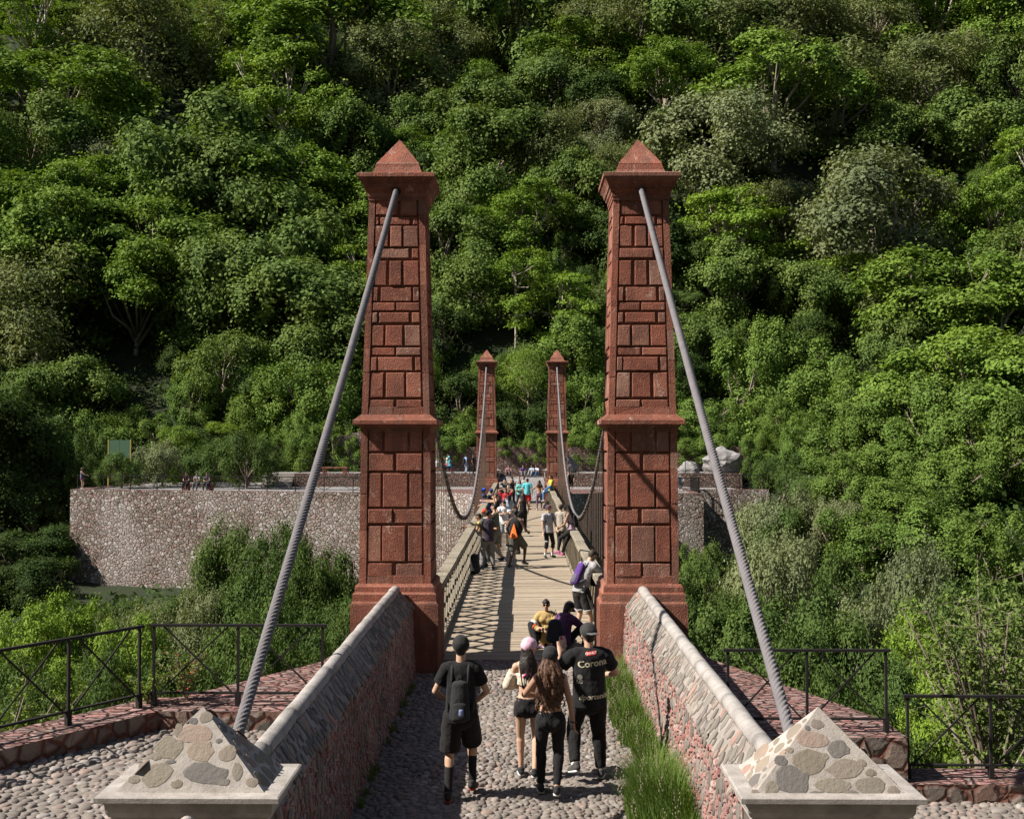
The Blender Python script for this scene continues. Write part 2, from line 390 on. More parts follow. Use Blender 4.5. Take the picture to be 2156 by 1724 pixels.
# ================================================================== bridge towers
TY, FY = 19.57, 66.83
TX = (-2.17, 2.03)
def zrow(y): return 3.78 + (920 - (269.5 + y * .3646)) * 18.97 / 2350
def zlow(y): return 3.78 + (920 - (870.2 + y * .3906)) * 18.97 / 2350
UP = [(398, 488, [(0, .53), (.6, .97)]), (500, 545, [(.02, .1), (.14, .82), (.87, 1)]), (552, 675, [(0, .31), (.35, .61), (.65, 1)]), (685, 742, [(0, .76), (.82, 1)]),
      (757, 902, [(0, .3), (.35, .61), (.66, 1)]), (912, 995, [(0, .12), (.17, .81), (.85, 1)]), (1002, 1050, [(0, .46), (.5, 1)]), (1060, 1120, [(0, .12), (.17, .78), (.83, 1)]),
      (1135, 1255, [(0, .27), (.3, .64), (.68, 1)]), (1265, 1310, [(0, .47), (.51, 1)]), (1320, 1400, [(0, .12), (.15, .82), (.86, 1)]), (1410, 1555, [(0, .28), (.32, .67), (.71, 1)]), (1568, 1613, [(0, .46), (.5, 1)])]
LO = [(95, 205, [(.02, .27), (.3, .72), (.76, 1)]), (215, 310, [(.02, .47), (.51, 1)]), (322, 505, [(.02, .25), (.28, .72), (.75, 1)]), (515, 592, [(.02, .44), (.48, 1)]),
      (605, 797, [(.02, .25), (.28, .69), (.73, 1)]), (805, 877, [(.02, .46), (.51, 1)])]
FACES = [((0, -1), (1, 0)), ((1, 0), (0, 1)), ((0, 1), (-1, 0)), ((-1, 0), (0, -1))]
def shaft(rows, zf, hw, z0, z1, bw, top_pad, bot_pad, seed):
    rg = random.Random(seed); m = MB(); D = .052
    m.rings([(hw(z0) - D, z0), (hw(z1) - D, z1)], True)
    # corner piers of dressed stone
    for sx in (-1, 1):
        for sy in (-1, 1):
            z = z0
            while z < z1 - .01:
                ze = min(z1, z + rg.uniform(.38, .75)); ze = z1 if z1 - ze < .25 else ze
                V = []
                for q in (z + .003, ze - .003):
                    h = hw(q) + rg.uniform(-.003, .003); i = h - bw
                    V += [(sx * i, sy * i, q), (sx * h, sy * i, q), (sx * h, sy * h, q), (sx * i, sy * h, q)]
                F = [(0, 1, 5, 4), (1, 2, 6, 5), (2, 3, 7, 6), (3, 0, 4, 7), (0, 3, 2, 1), (4, 5, 6, 7)]
                if sx * sy < 0: F = [f[::-1] for f in F]
                m.add(V, F); z = ze
    for fi, (N, T) in enumerate(FACES):
        def P(a, z, n):
            h = hw(z); return (N[0] * (h + n) + T[0] * a, N[1] * (h + n) + T[1] * a, z)
        def block(a0, a1, za, zb, n0, n1, b=.013):
            # a0,a1 as fractions of the panel between the corner piers
            def A(a, z): w_ = hw(z) - bw - .004; return -w_ + 2 * w_ * a
            j = [rg.uniform(-.004, .004) for _ in range(4)]
            Q = [(a0, za), (a1, za), (a1, zb), (a0, zb)]; cx, cz = (a0 + a1) / 2, (za + zb) / 2
            V = []
            for lev, n in ((0, n0), (0, n1 - b * .8), (1, n1)):
                for k, (a, z) in enumerate(Q):
                    aa = A(a, z); zz = z
                    g_ = b * .2 + (b * .9 if lev == 1 else 0)
                    if b > .005 or lev: aa += g_ * (1 if a < cx else -1); zz += g_ * (1 if z < cz else -1)
                    V.append(P(aa, zz, n + (j[k] if lev else 0)))
            F = []
            for l in (0, 1):
                for k in range(4): F.append((l * 4 + k, l * 4 + (k + 1) % 4, l * 4 + 4 + (k + 1) % 4, l * 4 + 4 + k))
            F.append((8, 9, 10, 11)); m.add(V, F)
        block(0, 1, z1 - top_pad, z1 - .002, -D - .02, -.004, .003)
        block(0, .45, z0 + .002, z0 + bot_pad, -D - .02, -.004, .003); block(.455, 1, z0 + .002, z0 + bot_pad, -D - .02, -.004, .003)
        for (ya, yb, cols) in rows:
            za, zb = zf(yb), zf(ya)
            if fi % 2: cols = [(1 - b, 1 - a) for a, b in cols]
            for (a, b) in cols:
                s = rg.uniform(-.015, .015)
                block(max(0.02, a + (s if a > .05 else 0)), min(.98, b + (s if b < .95 else 0)), za, zb, -D - .02, rg.uniform(-.012, .004))
    return m
def hw_low(z): return .607 - (z - 1.26) / 2.7 * .017
def hw_up(z): return .578 - (z - 4.15) / 3.75 * .103
def make_tower(label):
    t = thing('bridge_tower', label, 'bridge tower', (TX[0], TY, 0), group='four red stone towers of the suspension bridge')
    m = MB(); m.rings([(.742, -2.5), (.74, .955), (.728, .985)])
    rg = random.Random(4)
    MT_ = [MT['sandstone'], MT['socket']]
    m.obj('plinth', MT['sandstone_dark'], t)
    m = MB(); m.rings([(.728, .983), (.715, 1.0), (.705, 1.015), (.705, 1.13), (.69, 1.15), (.675, 1.165), (.672, 1.25), (.655, 1.275), (.628, 1.30)]); m.obj('base_moulding', MT['sandstone'], t)
    shaft(LO, zlow, hw_low, 1.295, 3.97, .115, .10, .14, 1).obj('lower_shaft', MT['sandstone'], t)
    m = MB(); m.rings([(.575, 3.93), (.612, 3.94), (.628, 3.965), (.66, 3.985), (.70, 3.995), (.712, 4.0), (.712, 4.066), (.70, 4.072), (.585, 4.165)]); m.obj('ledge', MT['sandstone'], t)
    shaft(UP, zrow, hw_up, 4.155, 7.9, .105, .06, .14, 2).obj('upper_shaft', MT['sandstone'], t)
    m = MB(); m.rings([(.44, 7.84), (.492, 7.85), (.492, 7.90), (.503, 7.91), (.503, 7.97), (.53, 8.0), (.54, 8.04), (.56, 8.05), (.575, 8.11), (.61, 8.17), (.638, 8.22), (.655, 8.225), (.655, 8.285), (.64, 8.295)])
    cn = m.obj('cornice', MT['sandstone'], t)
    for s in (-1, 1): m = MB(); m.tube([(0, s * .50, 8.0), (0, s * .60, 7.97)], .075, 14); m.obj('cable_socket', MT['socket'], t)
    m = MB(); m.rings([(.47, 8.294), (.466, 8.31), (.43, 8.345), (.405, 8.39), (.385, 8.45), (.372, 8.50)]); m.rings([(.375, 8.503), (.36, 8.53), (.02, 9.0)]); m.obj('finial', MT['sandstone'], t)
    return t
def copy_thing(root, loc, rz, label, group=None):
    r = root.copy(); COL.objects.link(r); r.location = loc; r.rotation_euler = (0, 0, rz); r['label'] = label
    if group: r['group'] = group
    for ch in list(root.children):
        c = copy_child(ch, r)
        for g in ch.children: copy_child(g, c)
    return r
tow = make_tower('near left tower of red stone blocks, its thick rope slanting down to the left')
copy_thing(tow, (TX[1], TY, 0), R(180), 'near right tower of red stone blocks, its thick rope slanting down to the right')
copy_thing(tow, (TX[0], FY, 0), R(180), 'small left tower of red stone at the far end of the bridge')
copy_thing(tow, (TX[1], FY, 0), 0, 'small right tower of red stone at the far end of the bridge')

# ================================================================== causeway parapets and pedestals
def aniso_pack(w, h, r, tries, asp, th, seed):
    c, s = math.cos(th), math.sin(th); L = math.hypot(w, h) * 1.1
    def real(a, b): p, q = (a - L / asp / 2) * asp, b - L / 2; return p * c - q * s + w / 2, p * s + q * c + h / 2
    ins = lambda a, b: (lambda p: 0.02 < p[0] < w - .02 and .02 < p[1] < h - .02)(real(a, b))
    C, rr = pack(L / asp, L, r, tries, seed, ins, .9)
    return np.array([real(a, b) for a, b in C]), rr
def parapet(side, y0, y1, label, detail=True, mirror=False, seed=1):
    t = thing('parapet_wall', label, 'parapet wall', (CX + side * 2.05, (y0 + y1) / 2, 0), group='parapet walls of the causeways')
    ox, oy = t.location.x, t.location.y
    Xq = lambda q: CX + side * q - ox
    prof = [(1.735, -.4), (1.80, .95), (2.0, 1.175), (2.16, 1.175), (2.37, .85), (2.40, -.6)]
    m = MB(); V = [(Xq(q), y - oy, z) for y in (y0, y1) for q, z in prof]; n = len(prof)
    F = [(i, (i + 1) % n, n + (i + 1) % n, n + i) for i in range(n)] + [tuple(range(n))[::-1], tuple(range(n, 2 * n))]
    if side > 0: F = [f[::-1] for f in F]
    m.add(V, F)
    if detail:
        rg = np.random.default_rng(seed); L = y1 - y0
        a, b = np.array((1.746, G0)), np.array((1.80, .93)); e = b - a; ln = np.linalg.norm(e); e /= ln; nn = np.array((-e[1], e[0]))
        def mp(P, h): q = a[None] + P[:, 1:2] * e + h[:, None] * nn; return np.stack([Xq(q[:, 0]), y0 + P[:, 0] - oy, q[:, 1]], -1)
        C, r = pack(L, ln, [.075, .05, .033, .024], [160, 500, 7000, 34000], seed, None, .95)
        big = r > .042
        stones(m, C[big], r[big] * .8, rg.normal(math.pi / 2, .25, big.sum()), r[big] * .28, mp, K=7, rings=((1, 0), (.9, .7), (.6, 1)), asp=np.full(big.sum(), 1.6), mi=1, rng=rg)
        sm = ~big
        stones(m, C[sm], r[sm] * .85, rg.normal(0, .3, sm.sum()), r[sm] * rg.uniform(.3, .9, sm.sum()), mp, K=6, rings=((1, 0), (.85, .8), (.5, 1)), asp=np.full(sm.sum(), 1.35), mi=2, rng=rg, jit=.22)
    o = m.obj('rubble_face', [MT['wallmortar'], MT['slabs'], MT['chips']], t)
    m = MB()
    a, b = np.array((1.79, .94)), np.array((1.995, 1.172)); e = b - a; ln = np.linalg.norm(e); e /= ln; nn = np.array((-e[1], e[0]))
    V = [(Xq(q), y - oy, z) for y in (y0 + .003, y1 - .003) for q, z in ((1.788, .935), (1.99, 1.18), (2.0, 1.15), (1.81, .925))]
    F = [(0, 1, 5, 4), (1, 2, 6, 5), (2, 3, 7, 6), (3, 0, 4, 7), (0, 3, 2, 1), (4, 5, 6, 7)]
    if side > 0: F = [f[::-1] for f in F]
    m.add(V, F)
    if detail:
        C, r = aniso_pack(y1 - y0, ln, [.046, .034, .022], [6000, 16000, 20000], 2.2, R(58), seed + 5)
        rg = np.random.default_rng(seed + 9)
        def mp2(P, h): q = a[None] + P[:, 1:2] * e + (h[:, None] + .004) * nn; return np.stack([Xq(q[:, 0]), y0 + P[:, 0] - oy, q[:, 1]], -1)
        stones(m, C, r * 1.02, np.full(len(C), R(58)) + rg.normal(0, .12, len(C)), rg.uniform(.008, .022, len(C)), mp2, K=7, rings=((1, 0), (.9, .75), (.55, 1)), asp=np.full(len(C), 2.3), mi=1, rng=rg)
    m.obj('slanted_stone_band', [MT['bandmortar'], MT['slabs']], t)
    m = MB(); k = 0; y = y0
    rg = random.Random(seed)
    while y < y1 - .05:
        ye = min(y1, y + rg.uniform(1.1, 1.9)); ye = y1 if y1 - ye < .5 else ye
        pts = [(Xq(2.08) + rg.uniform(-.006, .006), y + (ye - y) * i / 5 - oy, 1.20 + rg.uniform(-.006, .006)) for i in range(6)]
        pts[0] = (pts[0][0], y + .004 - oy, 1.20); pts[-1] = (pts[-1][0], ye - .004 - oy, 1.20)
        m.tube(pts, .085, 14); y = ye
    m.obj('coping', MT['coping'], t, smooth=True)
    return t
parapet(-1, 7.98, 18.83, 'shaded stone parapet wall on the left of the cobbled causeway', seed=21)
parapet(1, 7.98, 18.83, 'sunlit stone parapet wall with pink chips on the right of the cobbled causeway', seed=33)
parapet(-1, 67.6, 78.4, 'distant stone parapet wall behind the small far left tower', False)
parapet(1, 67.6, 78.4, 'distant stone parapet wall behind the small far right tower', False)

def rect_rings(m, prof, hx, hy, top=True, mi=0):
    L = [[(-hx - d, -hy - d, z), (hx + d, -hy - d, z), (hx + d, hy + d, z), (-hx - d, hy + d, z)] for d, z in prof]
    for i in range(len(L) - 1):
        for k in range(4): m.add([L[i][k], L[i][(k + 1) % 4], L[i + 1][(k + 1) % 4], L[i + 1][k]], [(0, 1, 2, 3)], mi)
    if top: m.add(L[-1], [(0, 1, 2, 3)], mi)
def z5(x, y): return (x * .36457, 1263.3 + y * .36457)
def z6(x, y): return (1291.35 + x * .40105, 1263.3 + y * .40105)
ST_L = [(1190, 675, 35, 28), (1118, 698, 24, 18), (1130, 772, 92, 50), (1032, 748, 22, 38), (975, 850, 72, 62), (1160, 872, 75, 54), (1315, 882, 48, 44), (1265, 810, 17, 13), (1185, 997, 128, 52), (905, 1008, 82, 58), (1370, 990, 30, 46), (1455, 1050, 34, 26),
        (1020, 1060, 32, 22), (775, 1035, 28, 22), (828, 962, 28, 26), (897, 902, 34, 20), (985, 932, 30, 12), (1290, 1050, 36, 20)]
ST_R = [(1070, 650, 30, 24), (1020, 670, 13, 13), (1045, 730, 86, 40), (1030, 846, 82, 62), (1110, 820, 20, 18), (925, 785, 18, 15), (1215, 885, 82, 46), (1180, 780, 52, 40), (942, 945, 88, 74), (1155, 972, 84, 36), (1350, 975, 74, 46), (1302, 855, 24, 20), (1350, 905, 27, 18),
        (830, 982, 38, 32), (745, 1010, 18, 18), (1470, 1000, 30, 25), (880, 840, 30, 26), (1060, 1015, 42, 14), (1250, 1012, 40, 16)]
def pedestal(x, y, label, stones_px=None, zf=None, seed=1, rz=0.0):
    t = thing('stone_pedestal', label, 'pedestal', (x, y, 0), rz, group='stone pedestals with pyramid tops')
    m = MB(); rect_rings(m, [(-.125, -.6), (-.125, 1.262)], .595, .38, False); m.obj('pedestal_body', MT['rubble_small'], t)
    m = MB(); rect_rings(m, [(-.12, 1.24), (-.105, 1.262), (-.085, 1.275), (-.085, 1.305), (-.07, 1.315), (-.055, 1.345), (-.05, 1.39), (-.048, 1.415), (-.006, 1.42), (0, 1.425), (.002, 1.456), (-.010, 1.463), (-.10, 1.468)], .595, .38); o = m.obj('cap_slab', MT['plaster'], t)
    hx, hy, zb, za = .488, .292, 1.466, 1.955
    m = MB(); c = [(-hx, -hy, zb), (hx, -hy, zb), (hx, hy, zb), (-hx, hy, zb)]
    m.tube
    for k in range(4): m.add([c[k], c[(k + 1) % 4], (0, 0, za)], [(0, 1, 2)])
    rg = np.random.default_rng(seed)
    for k in range(4):
        A, B, C3 = Vector(c[k]), Vector(c[(k + 1) % 4]), Vector((0, 0, za))
        e1 = (B - A).normalized(); N = (B - A).cross(C3 - A).normalized(); e2 = N.cross(e1); W_ = (B - A).length; H_ = (C3 - A).dot(e2)
        AO = np.array(A); E1 = np.array(e1); E2 = np.array(e2); NN = np.array(N)
        def mp(P, h): return AO + P[:, 0:1] * E1 + P[:, 1:2] * E2 + (h[:, None] - .004) * NN
        if k == 0 and stones_px:
            rc, rx_, ry_ = [], [], []
            for (px, py, rx, ry) in stones_px:
                def hit(a, b):
                    d = ray(*zf(a, b)); o0 = CAM - Vector((x, y, 0)); s = (A - o0).dot(N) / d.dot(N); p = o0 + d * s - A; return p.dot(e1), p.dot(e2)
                h0 = hit(px, py); hx_ = hit(px + rx, py); hy_ = hit(px, py - ry)
                rc.append(h0); rx_.append(abs(hx_[0] - h0[0])); ry_.append(abs(hy_[1] - h0[1]))
            rc, rx_, ry_ = np.array(rc), np.array(rx_), np.array(ry_)
            stones(m, rc, ry_ * 1.17, rg.normal(0, .08, len(rc)), np.full(len(rc), .007), mp, K=12, rings=((1, 0), (.97, .6), (.9, .95), (.5, 1.1)), asp=rx_ / ry_, jit=.09, mi=1, rng=rg)
        else:
            ins = lambda a, b: b > .03 and min(a, W_ - a) / (W_ / 2) > (b / H_) + .13
            C, r = pack(W_, H_, [.085, .06, .04, .025], [60, 150, 300, 400], seed + k, ins)
            stones(m, C, r * .85, rg.uniform(-.6, .6, len(C)), np.full(len(C), .007), mp, K=10, rings=((1, 0), (.97, .6), (.9, .95), (.5, 1.1)), asp=rg.uniform(1, 1.4, len(C)), jit=.1, mi=1, rng=rg)
    m.obj('pyramid_top', [MT['mortar'], MT['blocks']], t)
    return t
pedestal(-2.17, 7.6, 'big near pedestal with a stone pyramid at the lower left', ST_L, z5, 3)
pedestal(2.0, 7.63, 'big near pedestal with a stone pyramid at the lower right', ST_R, z6, 9)
pedestal(-2.17, 78.8, 'tiny far pedestal behind the small left tower', seed=4)
pedestal(2.03, 78.8, 'tiny far pedestal behind the small right tower', seed=5)
p = at_depth(393, 1724, 7.0); mb = MB(); mb.tube([(0, 0, -1.9), (0, 0, -.02), (0, 0, 0), (0, 0, .014), (0, 0, .02)], [.045, .045, .04, .022, .006], 14)
mb.obj('stone_finial', MT['plaster'], None, True, label='pale rounded post top in front of the lower left pedestal', category='post').location = p

# ================================================================== cables
def rope(m, a, b, rad, pitch, strands=6, step=.012, seg=36, sag=0.0):
    a, b = Vector(a), Vector(b); d = b - a; L = d.length; d.normalize(); u = d.cross(Vector((1, 0, 0))).normalized(); v = d.cross(u)
    n = int(L / step); s = np.linspace(0, L, n); th = np.arange(seg) * 2 * math.pi / seg
    S, T = np.meshgrid(s, th, indexing='ij')
    rr = rad * (.62 + .38 * np.abs(np.cos(strands / 2 * (T - S * 2 * math.pi / pitch))) ** .8)
    ctr = np.array(a) + s[:, None] * np.array(d); ctr[:, 2] -= sag * np.sin(np.pi * s / L)
    P = ctr[:, None, :] + rr[..., None] * (np.cos(T)[..., None] * np.array(u) + np.sin(T)[..., None] * np.array(v))
    F = [(i * seg + k, i * seg + (k + 1) % seg, (i + 1) * seg + (k + 1) % seg, (i + 1) * seg + k) for i in range(n - 1) for k in range(seg)]
    m.add(P.reshape(-1, 3), F)
def deck_z(y):
    t = min(max((y - 19.6) / 47.2, 0), 1); return G0 - .10 * math.sin(math.pi * t)
def cable_z(y): return .78 + 7.2 * ((y - 43.2) / 23.2) ** 2
for x, lab in ((TX[0], 'thick twisted steel rope over the left towers with hanging rods'), (TX[1], 'thick twisted steel rope over the right towers with hanging rods')):
    t = thing('suspension_cable', lab, 'bridge cable', (x, 43.2, 0), group='two main cables of the suspension bridge')
    m = MB(); rope(m, (0, 18.99 - 43.2, 7.98), (0, 7.93 - 43.2, 1.16), .050, .31, sag=.06); m.obj('backstay', MT['cable'], t, True)
    m = MB(); rope(m, (0, 67.4 - 43.2, 7.98), (0, 78.5 - 43.2, 1.16), .056, .26, step=.08, seg=12); m.obj('backstay', MT['cable'], t, True)
    m = MB(); n = 240; rg = random.Random(int(x * 100))
    pts = [(rg.uniform(-.004, .004), y - 43.2, cable_z(y)) for y in np.linspace(20.1, 66.3, n)]
    m.tube(pts, .052, 10); m.obj('main_span', MT['cable'], t, True)
    y = 21.0
    while y < 65.6:
        m = MB(); z0 = cable_z(y); z1 = deck_z(y) - .28
        m.tube([(rg.uniform(-.01, .01), y - 43.2, z0 + .03), (0, y - 43.2, z1)], .011, 5)
        m.box((0, y - 43.2, z0 - .02), (.11, .05, .12)); m.tube([(-.09, y - 43.2, z0 - .075), (.09, y - 43.2, z0 - .075)], .022, 6)
        m.box((0, y - 43.2, z1 + .02), (.09, .09, .05))
        m.obj('suspender_rod', MT['rod'], t); y += .72

# ================================================================== deck and timber railings
t = thing('bridge_deck', 'timber deck of grey cross planks between the towers', 'bridge deck', (CX, 43.2, 0))
m = MB(); rg = random.Random(5); y = 19.96
while y < 67.6:
    wd = rg.uniform(.085, .125); ye = y + wd; z = deck_z((y + ye) / 2) + rg.uniform(-.004, .004)
    sl = (deck_z(ye) - deck_z(y)) / wd; tilt = rg.uniform(-.02, .02); a = math.atan(sl) + tilt
    Rm = Matrix.Rotation(rg.uniform(-.003, .003), 3, 'Z') @ Matrix.Rotation(a, 3, 'X')
    hw_ = 1.50 if 20.4 < y < 65.9 else 1.36
    m.box((rg.uniform(-.02, .02), (y + ye) / 2 - 43.2, z - .025), (hw_ * 2, wd - .010, .05), np.array(Rm)); y = ye
m.obj('plank_floor', MT['deck'], t)
m = MB()
for s in (-1, 1):
    for a, b in zip(np.linspace(20, 67, 25)[:-1], np.linspace(20, 67, 25)[1:]): m.bar((s * 1.2, a - 43.2, deck_z(a) - .17), (s * 1.2, b - 43.2, deck_z(b) - .17), .16, .22)
y = 21.0
while y < 65.6: m.box((0, y - 43.2, deck_z(y) - .34), (4.36, .1, .1)); y += .72
m.obj('beam_frame', MT['rail'], t)
for side, xi, lab in ((-1, -1.60, 'weathered timber lattice railing along the left edge of the bridge'), (1, 1.51, 'weathered timber lattice railing along the right edge of the bridge')):
    t = thing('timber_railing', lab, 'bridge railing', (xi, 43.2, 0), group='lattice railings of the bridge')
    ya, yb = 20.15, 66.2
    m = MB(); y = ya; rg = random.Random(side + 9)
    while y < yb - .01:
        ye = min(yb, y + 2.4); ye = yb if yb - ye < .8 else ye; off = rg.uniform(-.012, .012)
        for i in range(4):
            p, q = y + (ye - y) * i / 4, y + (ye - y) * (i + 1) / 4
            g = .004 if i == 3 else -.002
            m.bar((off, p - 43.2, deck_z(p) + 1.205 + off), (off, q - 43.2 - g, deck_z(q) + 1.205 + off), .25, .11)
        y = ye
    o = m.obj('handrail', MT['rail'], t); bevel(o, .012)
    m = MB(); y = ya - .4; HB, HT = .09, 1.135
    while y < yb:
        for dr, dx in ((1, .03), (-1, -.03)):
            p0, p1 = (y, HB), (y + 1.05, HT)
            if dr < 0: p0, p1 = (y + 1.05, HB), (y, HT)
            pa = [p0, p1]
            # trim to the railing's ends
            def clip(p, q):
                if p[0] < ya: f = (ya - p[0]) / (q[0] - p[0]); p = (ya, p[1] + (q[1] - p[1]) * f)
                if p[0] > yb: f = (yb - p[0]) / (q[0] - p[0]); p = (yb, p[1] + (q[1] - p[1]) * f)
                return p
            c0, c1 = clip(p0, p1), clip(p1, p0)
            if abs(c0[0] - c1[0]) > .08: m.bar((dx, c0[0] - 43.2, deck_z(c0[0]) + c0[1]), (dx, c1[0] - 43.2, deck_z(c1[0]) + c1[1]), .045, .085, (1, 0, 0)) if False else m.bar((dx, c0[0] - 43.2, deck_z(c0[0]) + c0[1]), (dx, c1[0] - 43.2, deck_z(c1[0]) + c1[1]), .045, .095)
        y += .71
    for a, b in zip(np.linspace(ya, yb, 40)[:-1], np.linspace(ya, yb, 40)[1:]): m.bar((0, a - 43.2, deck_z(a) + .055), (0, b - 43.2, deck_z(b) + .055), .13, .10)
    m.obj('lattice', MT['rail'], t)
    y = ya + .06
    while y < yb:
        m = MB(); m.box((side * .09, y - 43.2, deck_z(y) + .56), (.09, .10, 1.15)); m.obj('post', MT['rail'], t); y += 2.84

# ================================================================== iron railings
def iron_rail(label, a, b, cell=.9, h=.92, group='iron railings around the near plaza'):
    th = 1.0 if cell < 1 and h < .95 else 1.75
    a, b = Vector(a), Vector(b); t = thing('iron_railing', label, 'iron railing', a, group=group)
    d = b - a; L = d.length; n = max(1, round(L / cell)); u = d / L; e = d / n; Z = Vector((0, 0, 1))
    m = MB(); m.bar(-u * .05 + Z * h, d + u * .05 + Z * h, .045 * th, .03 * th); m.obj('top_rail', MT['iron'], t)
    m = MB(); m.bar(-u * .05 + Z * .15, d + u * .05 + Z * .15, .04 * th, .022 * th); m.obj('bottom_rail', MT['iron'], t)
    for i in range(n + 1):
        p = e * i; m = MB(); m.bar(p + Z * .162, p + Z * (h - .016), .028 * th, .028 * th, up=tuple(u)); m.bar(p - Z * .12, p + Z * .138, .055, .055, up=tuple(u)); m.obj('post', MT['iron'], t)
    for i in range(n):
        p, q = e * i, e * (i + 1); m = MB()
        s = u.cross(Z) * .008; g = u * .12
        m.bar(p + g + Z * (h - .017) + s, q - g * .6 + Z * .163 + s, .012 * th, .018 * th); m.bar(p + g * .6 + Z * .163 - s, q - g + Z * (h - .017) - s, .012 * th, .018 * th); m.obj('cross_brace', MT['iron'], t)
    return t
def kerb(name, label, poly, z0, z1, top, side, cat='low wall', group=None):
    m = MB(); m.prism(poly, z0, z1, 0, 1)
    return m.obj(name, [side, top], None, label=label, category=cat, group=group)
kz = .70
kerb('kerb_wall', 'low kerb wall of dark stone with a pink top along the left plaza', [(-2.41, 12.58), (-4.12, 12.58), (-9.2, 4.9), (-9.75, 5.2), (-4.42, 13.26), (-2.41, 13.26)], -1.5, kz, MT['flags'], MT['rubble_small'])
m = MB(); m.prism([(-2.41, 13.262), (-4.2, 13.262), (-4.0, 13.5), (-2.78, 15.5), (-2.5, 17.6), (-2.5, 18.8), (-2.41, 18.8)], -5, kz - .02, 0, 1)
m.obj('abutment_wall', [MT['rubble_small'], MT['flags']], label='wedge of pink stone paving behind the left kerb railing', category='abutment', group='stone abutments flanking the bridge')
m = MB(); m.prism([(2.27, 12.55), (4.28, 12.55), (4.26, 13.35), (2.85, 16.9), (2.55, 18.8), (2.27, 18.8)], -5, lambda x, y: .44, 0, 1)
m.obj('abutment_wall', [MT['rubble_small'], MT['flags']], label='wedge of pink stone paving behind the right railing, half in shade', category='abutment', group='stone abutments flanking the bridge')
kerb('kerb_wall', 'low reddish kerb at the edge of the right plaza', [(4.285, 12.5), (9.6, 12.5), (9.6, 13.1), (4.285, 13.1)], -1.5, -.06, MT['flags'], MT['rubble_small'])
iron_rail('black iron railing slanting away along the left plaza kerb', (-7.86, 7.4, kz), (-4.37, 12.74, kz), .86)
iron_rail('black iron railing across the back of the left plaza', (-4.24, 12.85, kz), (-2.30, 12.85, kz), .9)
iron_rail('black iron railing on the paved wedge right of the bridge', (2.33, 12.78, .44), (4.12, 12.78, .44), .9)
iron_rail('lower black iron railing along the right plaza kerb', (4.34, 12.72, -.06), (9.0, 12.72, -.06), .9)

# ================================================================== far side: walls, plaza, terrace
def wall_block(label, poly, z0, z1, mat=None, cat='stone wall', name='rubble_wall', group='rubble walls across the river', top=None):
    m = MB(); m.prism(poly, z0, z1, 0, 1); return m.obj(name, [mat or MT['rubble'], top or MT['flags']], None, label=label, category=cat, group=group)
WL = [(-32.2, 79.2), (-9.0, 74.6), (-7.2, 74.1)]
wall_block('tall sunlit rubble wall left of the bridge with a fern bush before it', [(-32.2, 79.2), (-7.2, 74.1), (-7.2, 74.9), (-31.2, 79.9), (-30.6, 92), (-31.6, 92)], -12, .06)
wall_block('rubble wall right of the near right tower with a sharp dark corner', [(7.2, 74.1), (11.95, 74.1), (11.95, 78.4), (11.2, 78.4), (11.2, 74.9), (7.2, 74.9)], -12, .06)
wall_block('set back rubble wall half in shade beyond the sharp dark corner', [(11.96, 78.4), (17.2, 78.4), (17.2, 79.2), (11.2, 79.2), (11.2, 78.42), (11.95, 78.42)], -12, .10)
m = MB()
m.prism([(-7.2, 74.6), (-2.3, 73.0), (2.3, 73.0), (7.2, 74.6), (11.2, 74.88), (11.2, 79.1), (15.5, 79.1), (15.5, 93), (-30.4, 93), (-31.0, 79.6), (-7.2, 74.88)], -1.2, 0.0)
m.obj('far_plaza', [MT['plaza_far']], kind='structure', label='pale paved plaza across the river')
for s, nm in ((-1, 'left'), (1, 'right')):
    m = MB(); m.prism([(s * 2.45, 67.0), (s * 3.3, 68.2), (s * 7.18, 73.6), (s * 7.18, 74.85), (s * 2.45, 74.85)], -12, .30, 0, 1)
    m.obj('abutment_wall', [MT['rubble'], MT['flags']], label=f'pink topped stone abutment beside the small far {nm} tower', category='abutment', group='stone abutments flanking the bridge')
m = MB(); m.prism([(CX - 1.73, 67.62), (CX + 1.73, 67.62), (CX + 1.73, 91.9), (CX - 1.73, 91.9)], -1, lambda x, y: -.13 if y < 80 else .55); m.obj('far_causeway', MT['plaza_far'], kind='structure', label='pale paved road rising beyond the far towers')
TZ = .98
for x0, x1, lab in ((-17.4, -1.85, 'low rubble terrace wall behind the far plaza, left of the road'), (1.75, 16.6, 'low rubble terrace wall behind the far plaza, right of the road')):
    wall_block(lab, [(x0, 84.8), (x1, 84.8), (x1, 85.4), (x0, 85.4)], -.5, TZ + .04, MT['rubble_small'])
    m = MB(); m.prism([(x0, 85.41), (x1, 85.41), (x1, 92.0), (x0, 92.0)], -.5, TZ); m.obj('terrace_floor', MT['plaza_far'], kind='structure', label='upper terrace floor beyond the far plaza')
wall_block('long shaded rubble retaining wall at the foot of the forest', [(-19.5, 92.05), (21.8, 92.05), (21.8, 93.2), (-19.5, 93.2)], -1, lambda x, y: 2.95, MT['rubble_small'])
wall_block('mossy length of retaining wall above the far left bushes', [(-29.0, 94.2), (-19.52, 93.4), (-19.52, 94.2), (-29.0, 95)], -1, 3.25, MT['rubble_small'])
wall_block('taller broken piece of rubble wall just left of the near left tower', [(-15.6, 91.0), (-12.8, 91.0), (-12.8, 92.0), (-15.6, 92.0)], .9, lambda x, y: 4.35 if x > -14 else 3.7, MT['rubble'])
iron_rail('thin iron railing along the top of the tall sunlit rubble wall', (-31.8, 79.5, .06), (-7.4, 74.5, .06), 2.1, 1.0, 'thin iron railings across the river')
iron_rail('thin iron railing above the wall right of the near right tower', (7.4, 74.5, .06), (11.7, 74.5, .06), 2.0, 1.0, 'thin iron railings across the river')
